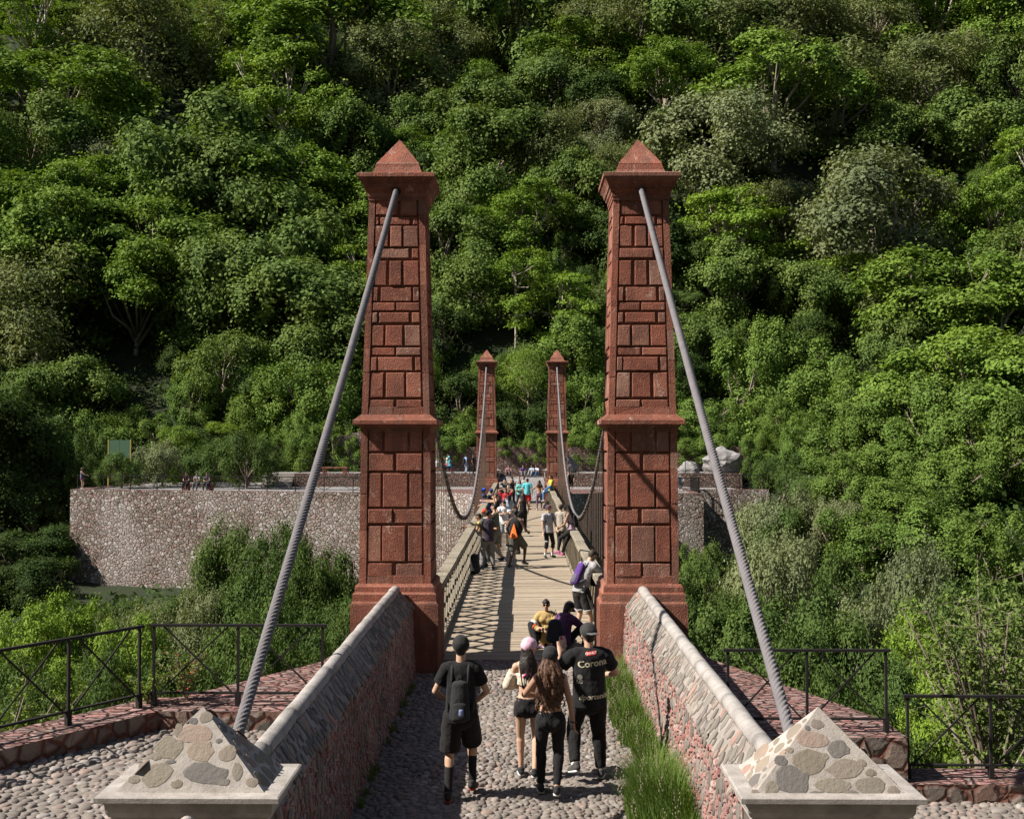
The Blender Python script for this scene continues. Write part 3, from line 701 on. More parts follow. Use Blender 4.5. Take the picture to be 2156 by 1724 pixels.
iron_rail('thin iron railing turning back at the sharp wall corner', (11.75, 74.6, .06), (11.75, 78.5, .06), .5, 1.0, 'thin iron railings across the river')
iron_rail('thin iron railing above the set back wall by the boulders', (11.95, 78.8, .10), (16.9, 78.8, .10), 1.6, 1.0, 'thin iron railings across the river')
iron_rail('thin iron railing on the far terrace wall left of the road', (-17.0, 85.1, TZ + .04), (-2.2, 85.1, TZ + .04), 1.9, 1.0, 'thin iron railings across the river')
iron_rail('thin iron railing on the far terrace wall below the big boulder', (2.2, 85.1, TZ + .04), (16.4, 85.1, TZ + .04), 1.9, 1.0, 'thin iron railings across the river')
t = thing('stone_steps', 'short flight of pale steps left of the far terrace wall', 'steps', (-18.7, 84.3, 0))
for i in range(5):
    m = MB(); m.box((0, .15 + i * .32, (i + 1) * .1), (2.3, .32, (i + 1) * .2)); m.obj('step', MT['plaster'], t)
m = MB(); m.prism([(-19.85, 85.95), (-17.42, 85.95), (-17.42, 92), (-19.85, 92)], -.5, .97); m.obj('terrace_floor', MT['plaza_far'], kind='structure', label='upper terrace floor behind the steps')
def bench(label, c, rz=0, L=2.0):
    t = thing('brick_bench', label, 'bench', c, rz, group='red brick benches across the river')
    m = MB(); m.box((0, 0, .42), (L, .45, .09)); bevel(m.obj('seat', MT['terracotta'], t), .01)
    for s in (-1, 1): m = MB(); m.box((s * (L / 2 - .2), 0, .19), (.3, .38, .375)); m.obj('leg', MT['terracotta'], t)
    return t
bench('red brick bench on the terrace left of the near left tower', (-14.6, 86.6, TZ))
bench('red brick bench under two seated people left of the small far tower', (-7.0, 86.6, TZ))
bench('red brick bench with three seated people on the far left plaza', (-22.9, 78.75, 0), R(-11), 2.2)
t = thing('notice_board', 'green two panel notice board among bushes at the far left', 'notice board', (-30.45, 84.0, 2.1))
for s in (-1, 1): m = MB(); m.box((s * .40, 0, .78), (.78, .06, 1.35)); m.obj('board_panel', MT['board'], t)
for s in (-1, 1): m = MB(); m.box((s * .84, 0, -.30), (.07, .08, 3.6)); m.obj('post', MT['yellow'], t)

def boulder(label, uv, Y, size, seed, squash=(1, .8, .7)):
    import bmesh
    bm = bmesh.new(); bmesh.ops.create_icosphere(bm, subdivisions=4, radius=1)
    rg = np.random.default_rng(seed); K = rg.normal(size=(16, 3)); K /= np.linalg.norm(K, axis=1)[:, None]; off = rg.uniform(.52, .85, 16)
    ph = rg.uniform(0, 6, 6)
    for v in bm.verts:
        p = np.array(v.co); s = 1.0
        for k, o_ in zip(K, off):
            d = p @ k
            if d > o_: s = min(s, o_ / d)
        p = p * s * 1.25; p += .05 * np.sin(p[[1, 2, 0]] * 6 + ph[:3]) + .03 * np.sin(p[[2, 0, 1]] * 13 + ph[3:]) + .015 * np.sin(p[[1, 0, 2]] * 29)
        v.co = p
    me = bpy.data.meshes.new('boulder'); bm.to_mesh(me); bm.free(); me.materials.append(MT['boulder'])
    c = at_depth(*uv, Y); o = link('boulder', me, None, c, (0, 0, seed), label=label, category='boulder', group='pale boulders across the river')
    o.scale = tuple(size * q for q in squash); return o
boulder('largest pale boulder above the terrace railing on the right', (1520, 972), 88, 1.75, 3, (1, .8, .72))
boulder('grey boulder just right of the near right tower', (1444, 993), 87.5, 1.15, 5, (1, .8, .62))
boulder('small boulder low behind the right plaza railing', (1424, 1017), 82, .8, 8, (1.3, .8, .75))
boulder('smooth dark boulder behind the small far right tower', (1188, 985), 88, 1.2, 12, (.9, .8, .8))
boulder('flat pale rock half hidden by bushes right of the terrace', (1690, 1003), 88, 1.4, 14, (1.1, .8, .4))
boulder('upright pale rock leaning on the terrace wall at the right', (1690, 968), 91.2, .8, 15, (.45, .5, 1.5))
# ================================================================== vegetation
def leaf_mesh(name, C, N, L, W, mats, mi=None, rng=RNG, T=None):
    n = len(C)
    N = N / (np.linalg.norm(N, axis=1)[:, None] + 1e-9)
    if T is None: T = rng.normal(size=(n, 3))
    T = T - N * (T * N).sum(1)[:, None]; T /= (np.linalg.norm(T, axis=1)[:, None] + 1e-9); B = np.cross(N, T)
    L = np.broadcast_to(L, (n,))[:, None]; W = np.broadcast_to(W, (n,))[:, None]
    V = np.stack([C - T * L / 2, C + B * W / 2 + T * L * .05, C + T * L / 2, C - B * W / 2 + T * L * .05], 1).reshape(-1, 3)
    me = bpy.data.meshes.new(name); me.vertices.add(4 * n); me.vertices.foreach_set('co', V.ravel())
    me.loops.add(4 * n); me.loops.foreach_set('vertex_index', np.arange(4 * n, dtype=np.int32))
    me.polygons.add(n); me.polygons.foreach_set('loop_start', np.arange(0, 4 * n, 4, dtype=np.int32)); me.polygons.foreach_set('loop_total', np.full(n, 4, dtype=np.int32))
    for m in mats: me.materials.append(m)
    if mi is not None: me.polygons.foreach_set('material_index', mi)
    me.update(); me.validate(); return me

def unit(n, rng, up=0.0):
    d = rng.normal(size=(n, 3)); d[:, 2] += up; return d / np.linalg.norm(d, axis=1)[:, None]

def crown_points(kind, seed):
    """lobe centres and radii (rx, rz) of a crown one unit wide, centre at the origin"""
    rg = np.random.default_rng(seed)
    if kind == 'umbrella':
        n = 40; a = rg.uniform(0, 6.28, n); r = np.sqrt(rg.uniform(0, 1, n)) * .43
        z = .26 - 1.25 * r ** 2 + rg.uniform(-.06, .06, n); z[20:] -= rg.uniform(.08, .36, 20); c = np.stack([r * np.cos(a), r * np.sin(a), z], 1)
        return c, rg.uniform(.08, .15, n), rg.uniform(.045, .085, n)
    if kind == 'layer':
        n = 36; a = rg.uniform(0, 6.28, n); z = rg.uniform(-.36, .32, n); r = np.sqrt(rg.uniform(.02, 1, n)) * .45 * (1 - .55 * np.clip(z / .32, 0, 1))
        return np.stack([r * np.cos(a), r * np.sin(a), z], 1), rg.uniform(.09, .16, n), rg.uniform(.035, .06, n)
    if kind == 'round':
        n = 24; d = unit(n, rg, .2); r = rg.uniform(.22, .38, n); c = d * r[:, None]; c[:, 2] *= .9
        return c, rg.uniform(.10, .19, n), rg.uniform(.08, .14, n)
    if kind == 'tall':
        n = 18; a = rg.uniform(0, 6.28, n); z = rg.uniform(-.5, .55, n); r = rg.uniform(.0, .3, n)
        return np.stack([r * np.cos(a), r * np.sin(a), z], 1), rg.uniform(.11, .17, n), rg.uniform(.06, .11, n)
    if kind == 'fuzzy':
        n = 24; d = unit(n, rg, .35); r = rg.uniform(.18, .38, n); c = d * r[:, None]; c[:, 2] *= .8
        return c, rg.uniform(.09, .17, n), rg.uniform(.06, .12, n)
    if kind == 'vine':
        n = 26; a = rg.uniform(0, 6.28, n); r = rg.uniform(.05, .42, n); z = rg.uniform(-.42, .34, n) - .3 * r
        return np.stack([r * np.cos(a), r * np.sin(a), z], 1), rg.uniform(.07, .14, n), rg.uniform(.09, .2, n)
    # mound: wide low bush that reaches the ground
    n = 22; a = rg.uniform(0, 6.28, n); r = np.sqrt(rg.uniform(0, 1, n)) * .40; z = .26 * (1 - (r / .45) ** 2) + rg.uniform(-.22, .04, n)
    return np.stack([r * np.cos(a), r * np.sin(a), z], 1), rg.uniform(.09, .16, n), rg.uniform(.08, .14, n)

PROTO = {}
# crown shape, leaf colour, leaf count, leaf length, leaf width, crown centre height (in crown widths), bark, clump spread, leaf tilt
KINDS = {
    'acacia': ('umbrella', 'bright', 27000, .024, .014, .36, 'bark', .026, 'flat'),
    'feathery': ('layer', 'lime', 19000, .024, .0135, .38, 'palebark', .024, 'flat'),
    'broadleaf': ('round', 'mid', 26000, .025, .0165, .35, 'bark', .025, 'out'),
    'dark': ('round', 'deep', 20000, .025, .017, .33, 'bark', .025, 'out'),
    'olive': ('fuzzy', 'olive', 20000, .024, .0105, .36, 'bark', .030, 'spray'),
    'pale': ('round', 'pale', 26000, .021, .0145, .40, 'bark', .027, 'out'),
    'slim': ('tall', 'lime', 9000, .034, .016, .95, 'palebark', .033, 'flat'),
    'vine': ('vine', 'vine', 24000, .023, .0165, .38, 'bark', .024, 'out'),
    'bush': ('mound', 'shrub', 18000, .024, .0125, .22, 'bark', .022, 'out'),
    'palebush': ('mound', 'pale', 18000, .023, .0115, .22, 'bark', .024, 'out'),
    'fern': ('fuzzy', 'shrub', 18000, .024, .0095, .3, 'bark', .026, 'out'),
    'limebush': ('fuzzy', 'lime', 18000, .024, .011, .3, 'bark', .026, 'flat'),
    'fuzz': ('fuzzy', 'bright', 15000, .03, .006, .5, 'bark', .034, 'spray'),
}
def crown_mesh(kind, seed):
    shape, col, n, L, W, hc, bark, sig, tilt = KINDS[kind]
    rg = np.random.default_rng(seed); c, rx, rz = crown_points(shape, seed)
    w = rx ** 1.6; w /= w.sum(); ncl = max(60, n // 34)
    li = rg.choice(len(c), ncl, p=w)
    d = unit(ncl, rg, .55); od = c[li] / (np.linalg.norm(c[li], axis=1)[:, None] + 1e-6); d = d + od * .55; d /= np.linalg.norm(d, axis=1)[:, None]; s = rg.uniform(.7, 1.0, ncl) ** .5
    cc = c[li] + d * np.stack([rx[li], rx[li], rz[li]], 1) * s[:, None]
    ci = rg.integers(0, ncl, n)
    g = rg.normal(size=(n, 3)) * sig * rg.choice([.8, 1, 1, 1.9], n)[:, None]
    if tilt == 'flat': g[:, 2] *= .55
    if tilt == 'spray': g *= .8; g += d[ci] * (np.abs(rg.normal(size=n)) * sig * 1.2)[:, None]
    P = cc[ci] + g
    if tilt == 'flat': N = d[ci] * .7 + rg.normal(size=(n, 3)) * .45 + np.array([0, 0, .7]); T = None
    elif tilt == 'spray': N = d[ci] * .8 + rg.normal(size=(n, 3)) * .5 + np.array([0, 0, .3]); T = d[ci] + rg.normal(size=(n, 3)) * .5
    else: N = d[ci] * 1.0 + rg.normal(size=(n, 3)) * .42 + np.array([0, 0, .3]); T = None
    sz = rg.uniform(.7, 1.3, n)
    return leaf_mesh(kind + '_crown', P, N, L * sz, W * sz, [LEAF[col]], rng=rg, T=T), c
def trunk_mesh(kind, seed, c):
    hc, bark = KINDS[kind][5], KINDS[kind][6]; rg = random.Random(seed); m = MB()
    slim = KINDS[kind][0] == 'tall'; r0 = .022 if not slim else .016
    top = Vector((rg.uniform(-.03, .03), rg.uniform(-.03, .03), -.12 if not slim else .3))
    base = Vector((0, 0, -hc - .25)); mid = (base + top) / 2 + Vector((rg.uniform(-.03, .03), rg.uniform(-.03, .03), 0))
    m.tube([base, mid, top], [r0 * 1.25, r0, r0 * .7], 7)
    order = sorted(range(len(c)), key=lambda i: -c[i][2])[:11]; order = order[::1]
    for i in order:
        e = Vector(c[i]); st = base.lerp(top, rg.uniform(.72, 1.0)); kn = st.lerp(e, .5) + Vector((rg.uniform(-.04, .04), rg.uniform(-.04, .04), rg.uniform(-.05, .02)))
        m.tube([st, kn, e], [r0 * .55, r0 * .36, r0 * .12], 5)
        for _ in range(2):
            q = e + Vector((rg.uniform(-.09, .09), rg.uniform(-.09, .09), rg.uniform(-.01, .06))); m.tube([kn.lerp(e, .4), q], [r0 * .2, r0 * .07], 4)
    return m.mesh('trunk', MT[bark], True)
NVAR = {'acacia': 3, 'broadleaf': 3, 'olive': 2, 'vine': 3, 'bush': 3}
for k in KINDS:
    PROTO[k] = []
    for v in range(NVAR.get(k, 2)):
        cm, c = crown_mesh(k, 100 + 17 * v + len(k)); PROTO[k].append((cm, trunk_mesh(k, v + 3, c)))
PLURAL = {'acacia': 'flat crowned acacia trees of the forest', 'feathery': 'lime feathery trees of the forest', 'broadleaf': 'green rounded trees of the forest', 'dark': 'dark rounded trees of the forest',
          'olive': 'olive fuzzy trees of the forest', 'pale': 'pale large leaved trees of the forest', 'slim': 'slim light trees of the forest', 'vine': 'creeper draped thickets of the forest', 'bush': 'green bushes in the gorge',
          'palebush': 'pale grey green bushes in the gorge', 'fern': 'fern like bushes in the gorge', 'limebush': 'lime bushes in the gorge', 'fuzz': 'fine leaved bushes of the forest'}
ADJ = {'acacia': 'flat topped green tree', 'feathery': 'lime feathery tree', 'broadleaf': 'rounded green tree', 'dark': 'dark rounded tree', 'olive': 'olive fuzzy tree', 'pale': 'pale grey green tree', 'slim': 'slim light green tree',
       'vine': 'creeper draped thicket', 'bush': 'leafy green bush', 'palebush': 'pale grey green bush', 'fern': 'fern like green bush', 'limebush': 'lime green feathery bush', 'fuzz': 'fine leaved green bush'}
UB = [(130, 'at the far left edge'), (290, 'near the left edge'), (430, 'left of the slanting left rope'), (590, 'left of the near left tower'), (752, 'close left of the near left tower'), (905, 'behind the near left tower'), (1010, 'right of the near left tower'),
      (1100, 'above the small far left tower'), (1190, 'above the small far right tower'), (1275, 'left of the near right tower'), (1430, 'behind the near right tower'), (1560, 'close right of the near right tower'), (1700, 'right of the near right tower'),
      (1850, 'far right of the towers'), (2000, 'near the right edge'), (9999, 'at the far right edge')]
VB = [(70, 'along the top of the view'), (160, 'near the top of the hill'), (250, 'high on the hill'), (340, 'level with the tower peaks'), (440, 'below the tower caps'), (540, 'on the upper hill'), (640, 'halfway up the hill'), (740, 'on the lower hill'),
      (840, 'low on the hill'), (930, 'at the foot of the hill'), (1030, 'level with the far plaza'), (1130, 'just below the far plaza'), (1230, 'in the gorge'), (1330, 'low in the gorge'), (9999, 'behind the near railings')]
used = {}
TREES = []
def plant(kind, u, v, pos, size, zs=1.0, rz=None, label=None, stem=True):
    var = random.randrange(len(PROTO[kind])); cm, tm = PROTO[kind][var]; hc = KINDS[kind][5]
    up = next(t for b, t in UB if u < b); vp = next(t for b, t in VB if v < b)
    lab = label or f'{ADJ[kind]} {vp}, {up}'
    if len(lab.split()) > 16: lab = lab.replace('the near left tower', 'the left tower').replace('the near right tower', 'the right tower').replace('along the top of the view', 'atop the view')
    if len(lab.split()) > 16: lab = lab.replace('flat topped green tree', 'flat topped tree').replace('pale grey green', 'pale').replace('slim light green', 'slim')
    lab = ' '.join(lab.split()[:16])
    isb = kind in ('bush', 'palebush', 'fern', 'limebush', 'fuzz', 'vine')
    t = link('bush' if isb else 'tree', None, None, (pos[0], pos[1], pos[2] - hc * size * zs), (0, 0, random.uniform(0, 6.28) if rz is None else rz), label=lab, category='bush' if isb else 'tree', group=PLURAL[kind])
    s = size; t.scale = (s * random.uniform(.85, 1.18), s * random.uniform(.85, 1.18), s * zs * random.uniform(.92, 1.12)); t.rotation_euler.x = random.gauss(0, .07); t.rotation_euler.y = random.gauss(0, .07)
    for nm, me in (('crown', cm), ('trunk', tm)):
        o = link(nm, me, t, (0, 0, hc)); o.rotation_euler = (0, 0, 0)
    TREES.append((pos[0], pos[1], pos[2], size, lab)); return t
def find(u, v, hc_of):
    """walk along the view until a crown of that height stands on the ground"""
    d = ray(u, v); Yv = 15.0 if u > 1430 else 60.0
    if v < 960: Yv = 93.5 if 150 < u < 1640 else 60
    while Yv < 260:
        p = CAM + d * (Yv / d.y)
        if not (-34 < p.x < 17.5 and 72 < p.y < 94) and p.z - terr(p.x, p.y) <= hc_of(Yv): return p
        Yv += .7
    return None
A, F_, B, D, O, P_, S, Vn = 'acacia', 'feathery', 'broadleaf', 'dark', 'olive', 'pale', 'slim', 'vine'
BIG = [(70, 60, 230, F_), (300, 95, 330, O), (130, 215, 300, A), (60, 300, 240, B), (440, 110, 140, F_), (700, 95, 330, A), (600, 225, 240, F_), (830, 40, 210, B), (940, 130, 210, O), (810, 180, 240, O),
       (1090, 70, 270, B), (1240, 120, 210, A), (1180, 190, 200, B), (1330, 60, 260, O), (1500, 55, 270, B), (1660, 90, 250, O), (1560, 130, 260, O), (1395, 170, 230, A), (1830, 55, 220, O), (1960, 55, 220, F_), (2085, 60, 230, A), (2135, 165, 190, B),
       (1960, 195, 260, O), (1745, 235, 270, O), (1630, 250, 290, A), (1510, 330, 250, P_), (1840, 480, 330, P_), (1440, 300, 160, D), (2085, 280, 210, B), (2095, 470, 190, A), (2000, 640, 300, A), (2060, 720, 260, F_), (2040, 850, 320, A), (1560, 500, 240, F_),
       (1545, 610, 220, B), (1700, 640, 190, B), (1800, 600, 140, F_), (1840, 690, 130, O), (1550, 810, 200, Vn), (1650, 790, 190, Vn), (1740, 830, 170, Vn), (1800, 880, 180, Vn), (1880, 770, 170, B), (1470, 730, 170, B),
       (1010, 250, 220, B), (1040, 340, 240, B), (1150, 340, 210, O), (955, 410, 210, B), (1110, 470, 190, A), (1210, 430, 190, B), (1085, 585, 165, S), (985, 610, 200, B), (1185, 650, 175, F_), (1110, 795, 170, 'fuzz'), (1215, 760, 170, Vn), (1235, 870, 150, Vn), (975, 850, 150, D), (930, 720, 150, D), (1150, 900, 120, D), (1070, 900, 110, D),
       (405, 400, 320, B), (330, 370, 190, B), (570, 410, 270, A), (90, 460, 260, A), (250, 460, 270, A), (430, 480, 280, B), (120, 565, 330, A), (330, 570, 310, A), (560, 545, 320, B), (695, 470, 240, A), (80, 660, 300, O), (290, 660, 260, A), (470, 640, 260, B), (645, 660, 280, B), (740, 330, 200, B), (700, 730, 210, B),
       (470, 790, 160, B), (600, 850, 170, Vn), (680, 860, 180, Vn), (735, 820, 110, Vn), (530, 880, 120, Vn), (150, 850, 190, B), (60, 860, 200, B), (285, 890, 90, Vn), (1880, 900, 200, Vn), (2100, 960, 210, Vn), (1990, 930, 190, Vn), (1480, 880, 120, Vn), (1450, 800, 120, D), (1450, 560, 130, B), (1720, 730, 150, D), (840, 300, 160, B), (835, 520, 200, D), (1350, 520, 200, D)]
for (u, v, wpx, k) in BIG:
    hc = KINDS[k][5]
    p = find(u, v, lambda Yv: hc * wpx * Yv / FPX)
    if p is None: continue
    plant(k, u, v, p, 1.22 * wpx * p.y / FPX, 1.0 if k in (A, O) else random.uniform(.9, 1.1))
GAPS = [(415, 260, 95), (560, 45, 65), (390, 330, 70), (620, 725, 75), (310, 760, 110), (330, 830, 80), (870, 640, 70), (950, 800, 70), (1000, 480, 50), (1760, 330, 70), (1960, 330, 60), (1900, 590, 50), (1680, 560, 50), (1480, 420, 60), (1640, 880, 60), (1980, 1010, 50), (450, 860, 60), (1120, 690, 60), (1500, 680, 45)]
cand = [(u + random.uniform(-38, 38), v + random.uniform(-30, 30)) for v in range(-60, 960, 52) for u in range(-30, 2200, 70)]
random.shuffle(cand); nfill = 0
FILL = [B, B, D, O, A, F_, B, A, O, P_]
for (u, v) in cand:
    if any((u - a) ** 2 + (v - b) ** 2 < r * r for a, b, r in GAPS): continue
    k = random.choice(FILL if v < 650 else [Vn, D, B, Vn, D]); hc = KINDS[k][5]; size = random.uniform(7.0, 12.0) if v < 650 else random.uniform(4.6, 7.5)
    p = find(u, v, lambda Yv: hc * size)
    if p is None: continue
    if any((p.x - a) ** 2 + (p.y - b) ** 2 < (.27 * (size + s)) ** 2 for a, b, c, s, _ in TREES): continue
    plant(k, u, v, p, size); nfill += 1
# understorey thickets that close the gaps between the trees
nu = 0
for (u, v) in [(u + random.uniform(-30, 30), v + random.uniform(-25, 25)) for v in range(-40, 930, 62) for u in range(-20, 2190, 74)]:
    if any((u - a) ** 2 + (v - b) ** 2 < (r * .75) ** 2 for a, b, r in GAPS): continue
    size = random.uniform(3.6, 5.6); k = random.choice([Vn, D, Vn, 'bush']); hc = KINDS[k][5]; p = find(u, v, lambda Yv: hc * size * .8)
    if p is None or any((p.x - a) ** 2 + (p.y - b) ** 2 < (.20 * (size + s)) ** 2 for a, b, c, s, _ in TREES): continue
    plant(k, u, v, p, size); nu += 1
print('understorey', nu)
# low growth by the far plaza and in the gorge, each at its own distance
LOW = [(520, 962, 150, 'bush', 82), (440, 965, 130, 'bush', 86), (340, 968, 130, 'palebush', 86), (255, 990, 95, 'bush', 82), (195, 992, 100, 'bush', 86), (385, 940, 120, 'limebush', 90), (120, 955, 190, 'bush', 88), (40, 960, 190, 'bush', 88), (195, 940, 110, 'bush', 92), (320, 920, 120, Vn, 95), (600, 915, 110, Vn, 94), (660, 905, 120, Vn, 94.5), (480, 925, 110, 'limebush', 95),
       (560, 930, 90, Vn, 94), (650, 935, 110, Vn, 91), (705, 925, 110, Vn, 90.5), (590, 950, 90, 'bush', 91.5), (740, 950, 70, Vn, 91), (200, 1345, 140, 'palebush', 62), (180, 1312, 110, 'palebush', 67), (255, 1312, 120, 'bush', 67), (325, 1308, 110, 'palebush', 67), (280, 1350, 150, 'bush', 58), (150, 1360, 120, 'bush', 60), (365, 1320, 140, 'bush', 60), (490, 1240, 170, 'bush', 60), (620, 1260, 170, 'fern', 58), (1240, 920, 110, Vn, 95), (1470, 925, 120, Vn, 95), (1560, 928, 120, Vn, 95), (1640, 930, 130, Vn, 95), (1400, 915, 110, Vn, 95), (1700, 945, 120, Vn, 92), (985, 905, 100, Vn, 96), (1110, 915, 90, 'fuzz', 96),
       (1645, 1015, 135, 'bush', 80), (1700, 1010, 110, 'bush', 84), (1760, 1000, 190, Vn, 84), (1860, 970, 190, Vn, 82), (1930, 1050, 230, Vn, 76), (2060, 1040, 230, Vn, 72), (2140, 1000, 200, Vn, 76), (1660, 1085, 190, 'palebush', 70), (1750, 1095, 170, 'palebush', 68), (1820, 1160, 210, Vn, 64), (1620, 1170, 190, 'palebush', 60), (1600, 1240, 240, 'palebush', 52),
       (1760, 1220, 200, 'bush', 56), (1900, 1250, 230, 'palebush', 50), (1990, 1160, 220, Vn, 60), (2080, 1190, 230, Vn, 56), (1820, 1310, 210, 'palebush', 44), (1700, 1330, 260, 'bush', 42), (1540, 1340, 230, 'bush', 40), (1480, 1260, 180, 'bush', 50), (1560, 1300, 150, 'bush', 48), (1465, 1160, 90, Vn, 72.5), (1500, 1190, 110, 'bush', 66), (1440, 1330, 150, 'bush', 44),
       (1920, 1390, 240, 'limebush', 36), (2060, 1300, 220, 'bush', 42), (2140, 1340, 220, 'bush', 38), (1800, 1420, 230, 'bush', 32), (1640, 1430, 230, 'bush', 30), (1500, 1430, 200, 'bush', 30), (2030, 1440, 240, 'limebush', 28), (1920, 1500, 240, 'bush', 23), (1750, 1500, 220, 'bush', 24), (2130, 1480, 240, 'bush', 24), (2000, 1570, 260, 'limebush', 19), (2140, 1590, 240, 'bush', 18), (1880, 1580, 220, 'bush', 19),
       (470, 1195, 190, 'fern', 60), (590, 1195, 200, 'fern', 56), (540, 1260, 220, 'bush', 52), (690, 1230, 190, 'bush', 54), (720, 1300, 160, 'bush', 44), (640, 1310, 210, 'bush', 44), (430, 1300, 170, 'palebush', 52), (310, 1335, 150, 'palebush', 54), (220, 1362, 160, 'palebush', 52), (390, 1350, 210, 'palebush', 42), (530, 1350, 200, 'bush', 40), (160, 1370, 220, 'limebush', 40), (70, 1385, 220, 'limebush', 38), (280, 1400, 230, 'limebush', 34),
       (130, 1450, 240, 'limebush', 27), (20, 1470, 230, 'fern', 26), (400, 1430, 210, 'bush', 29), (250, 1480, 220, 'fern', 23), (520, 1420, 200, 'bush', 30), (630, 1390, 180, 'bush', 32), (700, 1370, 130, 'bush', 36), (560, 1470, 200, 'bush', 23), (80, 1530, 240, 'fern', 19), (340, 1500, 200, 'bush', 20),
       (1600, 985, 90, 'bush', 86), (1680, 985, 120, Vn, 86), (1660, 958, 120, Vn, 90), (1600, 945, 90, Vn, 92), (1780, 1050, 190, Vn, 74), (1850, 1065, 170, 'bush', 72), (1720, 1045, 140, 'bush', 76), (1640, 1110, 150, 'bush', 68), (1880, 1120, 180, Vn, 68), (1990, 1090, 190, Vn, 70), (-70, 900, 330, D, 84), (80, 1180, 220, D, 84), (120, 1030, 140, D, 94), (60, 1110, 200, D, 86), (10, 1230, 220, D, 74), (95, 1270, 190, D, 70),
       (60, 1040, 190, D, 92), (30, 1150, 200, D, 88), (110, 1110, 120, D, 90), (100, 1220, 170, D, 80), (20, 1280, 170, D, 70), (40, 985, 170, B, 96), (110, 1300, 120, 'bush', 62), (20, 1350, 160, 'bush', 50), (1440, 1230, 90, 'bush', 62), (760, 1300, 120, 'bush', 40), (1420, 1400, 120, 'bush', 34)]
for (u, v, wpx, k, Yv) in LOW:
    p = at_depth(u, v, Yv); size = wpx * Yv / FPX; hc = KINDS[k][5]
    g = terr(p.x, p.y)
    if -31 < p.x < 16 and 74.9 < p.y < 92.5: g = .98 if p.y > 85.4 and p.x > -17.5 else 0.0
    elif -7 < p.x < 7 and p.y > 66: g = max(g, 0)
    hi = .5 if k == D or k == B or k == Vn else .3
    top_z = p.z + hi * size; zs = min(2.3, max(.8, (top_z - g) / (size * (hc + hi))))
    if zs >= 2.3: g = top_z - zs * size * (hc + hi)
    plant(k, u, v, Vector((p.x, p.y, g + hc * size * zs)), size, zs)
for (u, v, wpx) in [(945, 938, 80), (1065, 942, 60), (1125, 936, 80), (1150, 944, 60), (1235, 938, 90), (1275, 944, 70), (1440, 944, 80), (1495, 938, 100), (1575, 942, 90), (1625, 946, 80), (640, 932, 80), (600, 938, 80), (690, 936, 90)]:
    p = at_depth(u, v, 92.6); plant(Vn, u, v, p, wpx * 92.6 / FPX, .75, label=f'creeper tumbling over the shaded retaining wall, {next(t for b, t in UB if u < b)}')
# long stemmed near shrub at the right edge, drawn with its own branching
def twig_shrub(name, label, base, H, spread, seed, nb, leaf, mat, cat='shrub', per=70, bark='bark', flowers=0):
    rg = random.Random(seed); t = thing(name, label, cat, base); m = MB(); C = []; N = []
    for b in range(nb):
        a = rg.uniform(0, 6.28); q = spread * rg.uniform(.2, 1); h = H * rg.uniform(.55, 1)
        tip = Vector((math.cos(a) * q, math.sin(a) * q, h)); midp = tip * .5 + Vector((-math.cos(a) * q * .2, -math.sin(a) * q * .2, .1 * h))
        pts = [Vector((0, 0, 0)).lerp(midp, i / 3) for i in range(3)] + [midp.lerp(tip, i / 4) for i in range(5)]
        m.tube(pts, [.016 * (1 - i / 8.5) * H / 2 + .002 for i in range(len(pts))], 5)
        for i in range(2, len(pts)):
            for _ in range(3):
                e = pts[i] + Vector((rg.gauss(0, 1), rg.gauss(0, 1), rg.gauss(.35, .7))).normalized() * rg.uniform(.12, .3) * H / 2
                m.tube([pts[i], e], [.004, .0015], 4)
                for _ in range(per // 9):
                    s = pts[i].lerp(e, rg.uniform(.15, 1.05)); C.append((s.x + rg.gauss(0, .018), s.y + rg.gauss(0, .018), s.z + rg.gauss(0, .018))); N.append((rg.gauss(0, .7), rg.gauss(0, .7), rg.gauss(.6, .5)))
    m.obj('stem', MT[bark], t); C = np.array(C); N = np.array(N); n = len(C); r2 = np.random.default_rng(seed)
    mi = (r2.uniform(size=n) < flowers).astype(np.int32)
    link('foliage', leaf_mesh('foliage', C, N, leaf * r2.uniform(.7, 1.3, n), leaf * .55, [LEAF[mat], LEAF['red']], mi, r2), t)
    return t
twig_shrub('shrub', 'open twiggy shrub with small leaves behind the lower right railing', (6.3, 15.2, -2.6), 4.3, 1.4, 4, 30, .07, 'mid', per=170)
twig_shrub('shrub', 'tall twiggy shrub reaching up at the right edge', (8.2, 17.5, -3.2), 5.0, 1.7, 9, 34, .085, 'mid', per=190)
twig_shrub('shrub', 'thin twiggy shrub poking through the slanting left railing', (-6.2, 13.2, -1.2), 2.2, 1.3, 14, 26, .05, 'bright', per=150)
twig_shrub('flowering_plant', 'low plant with tiny red flowers by the left railing corner', (-3.95, 13.15, .66), .62, .42, 21, 22, .035, 'mid', 'plant', 60, flowers=.05)
twig_shrub('flowering_plant', 'small green weed on the left kerb corner', (-4.35, 12.95, .66), .4, .3, 23, 14, .035, 'bright', 'plant', 50)
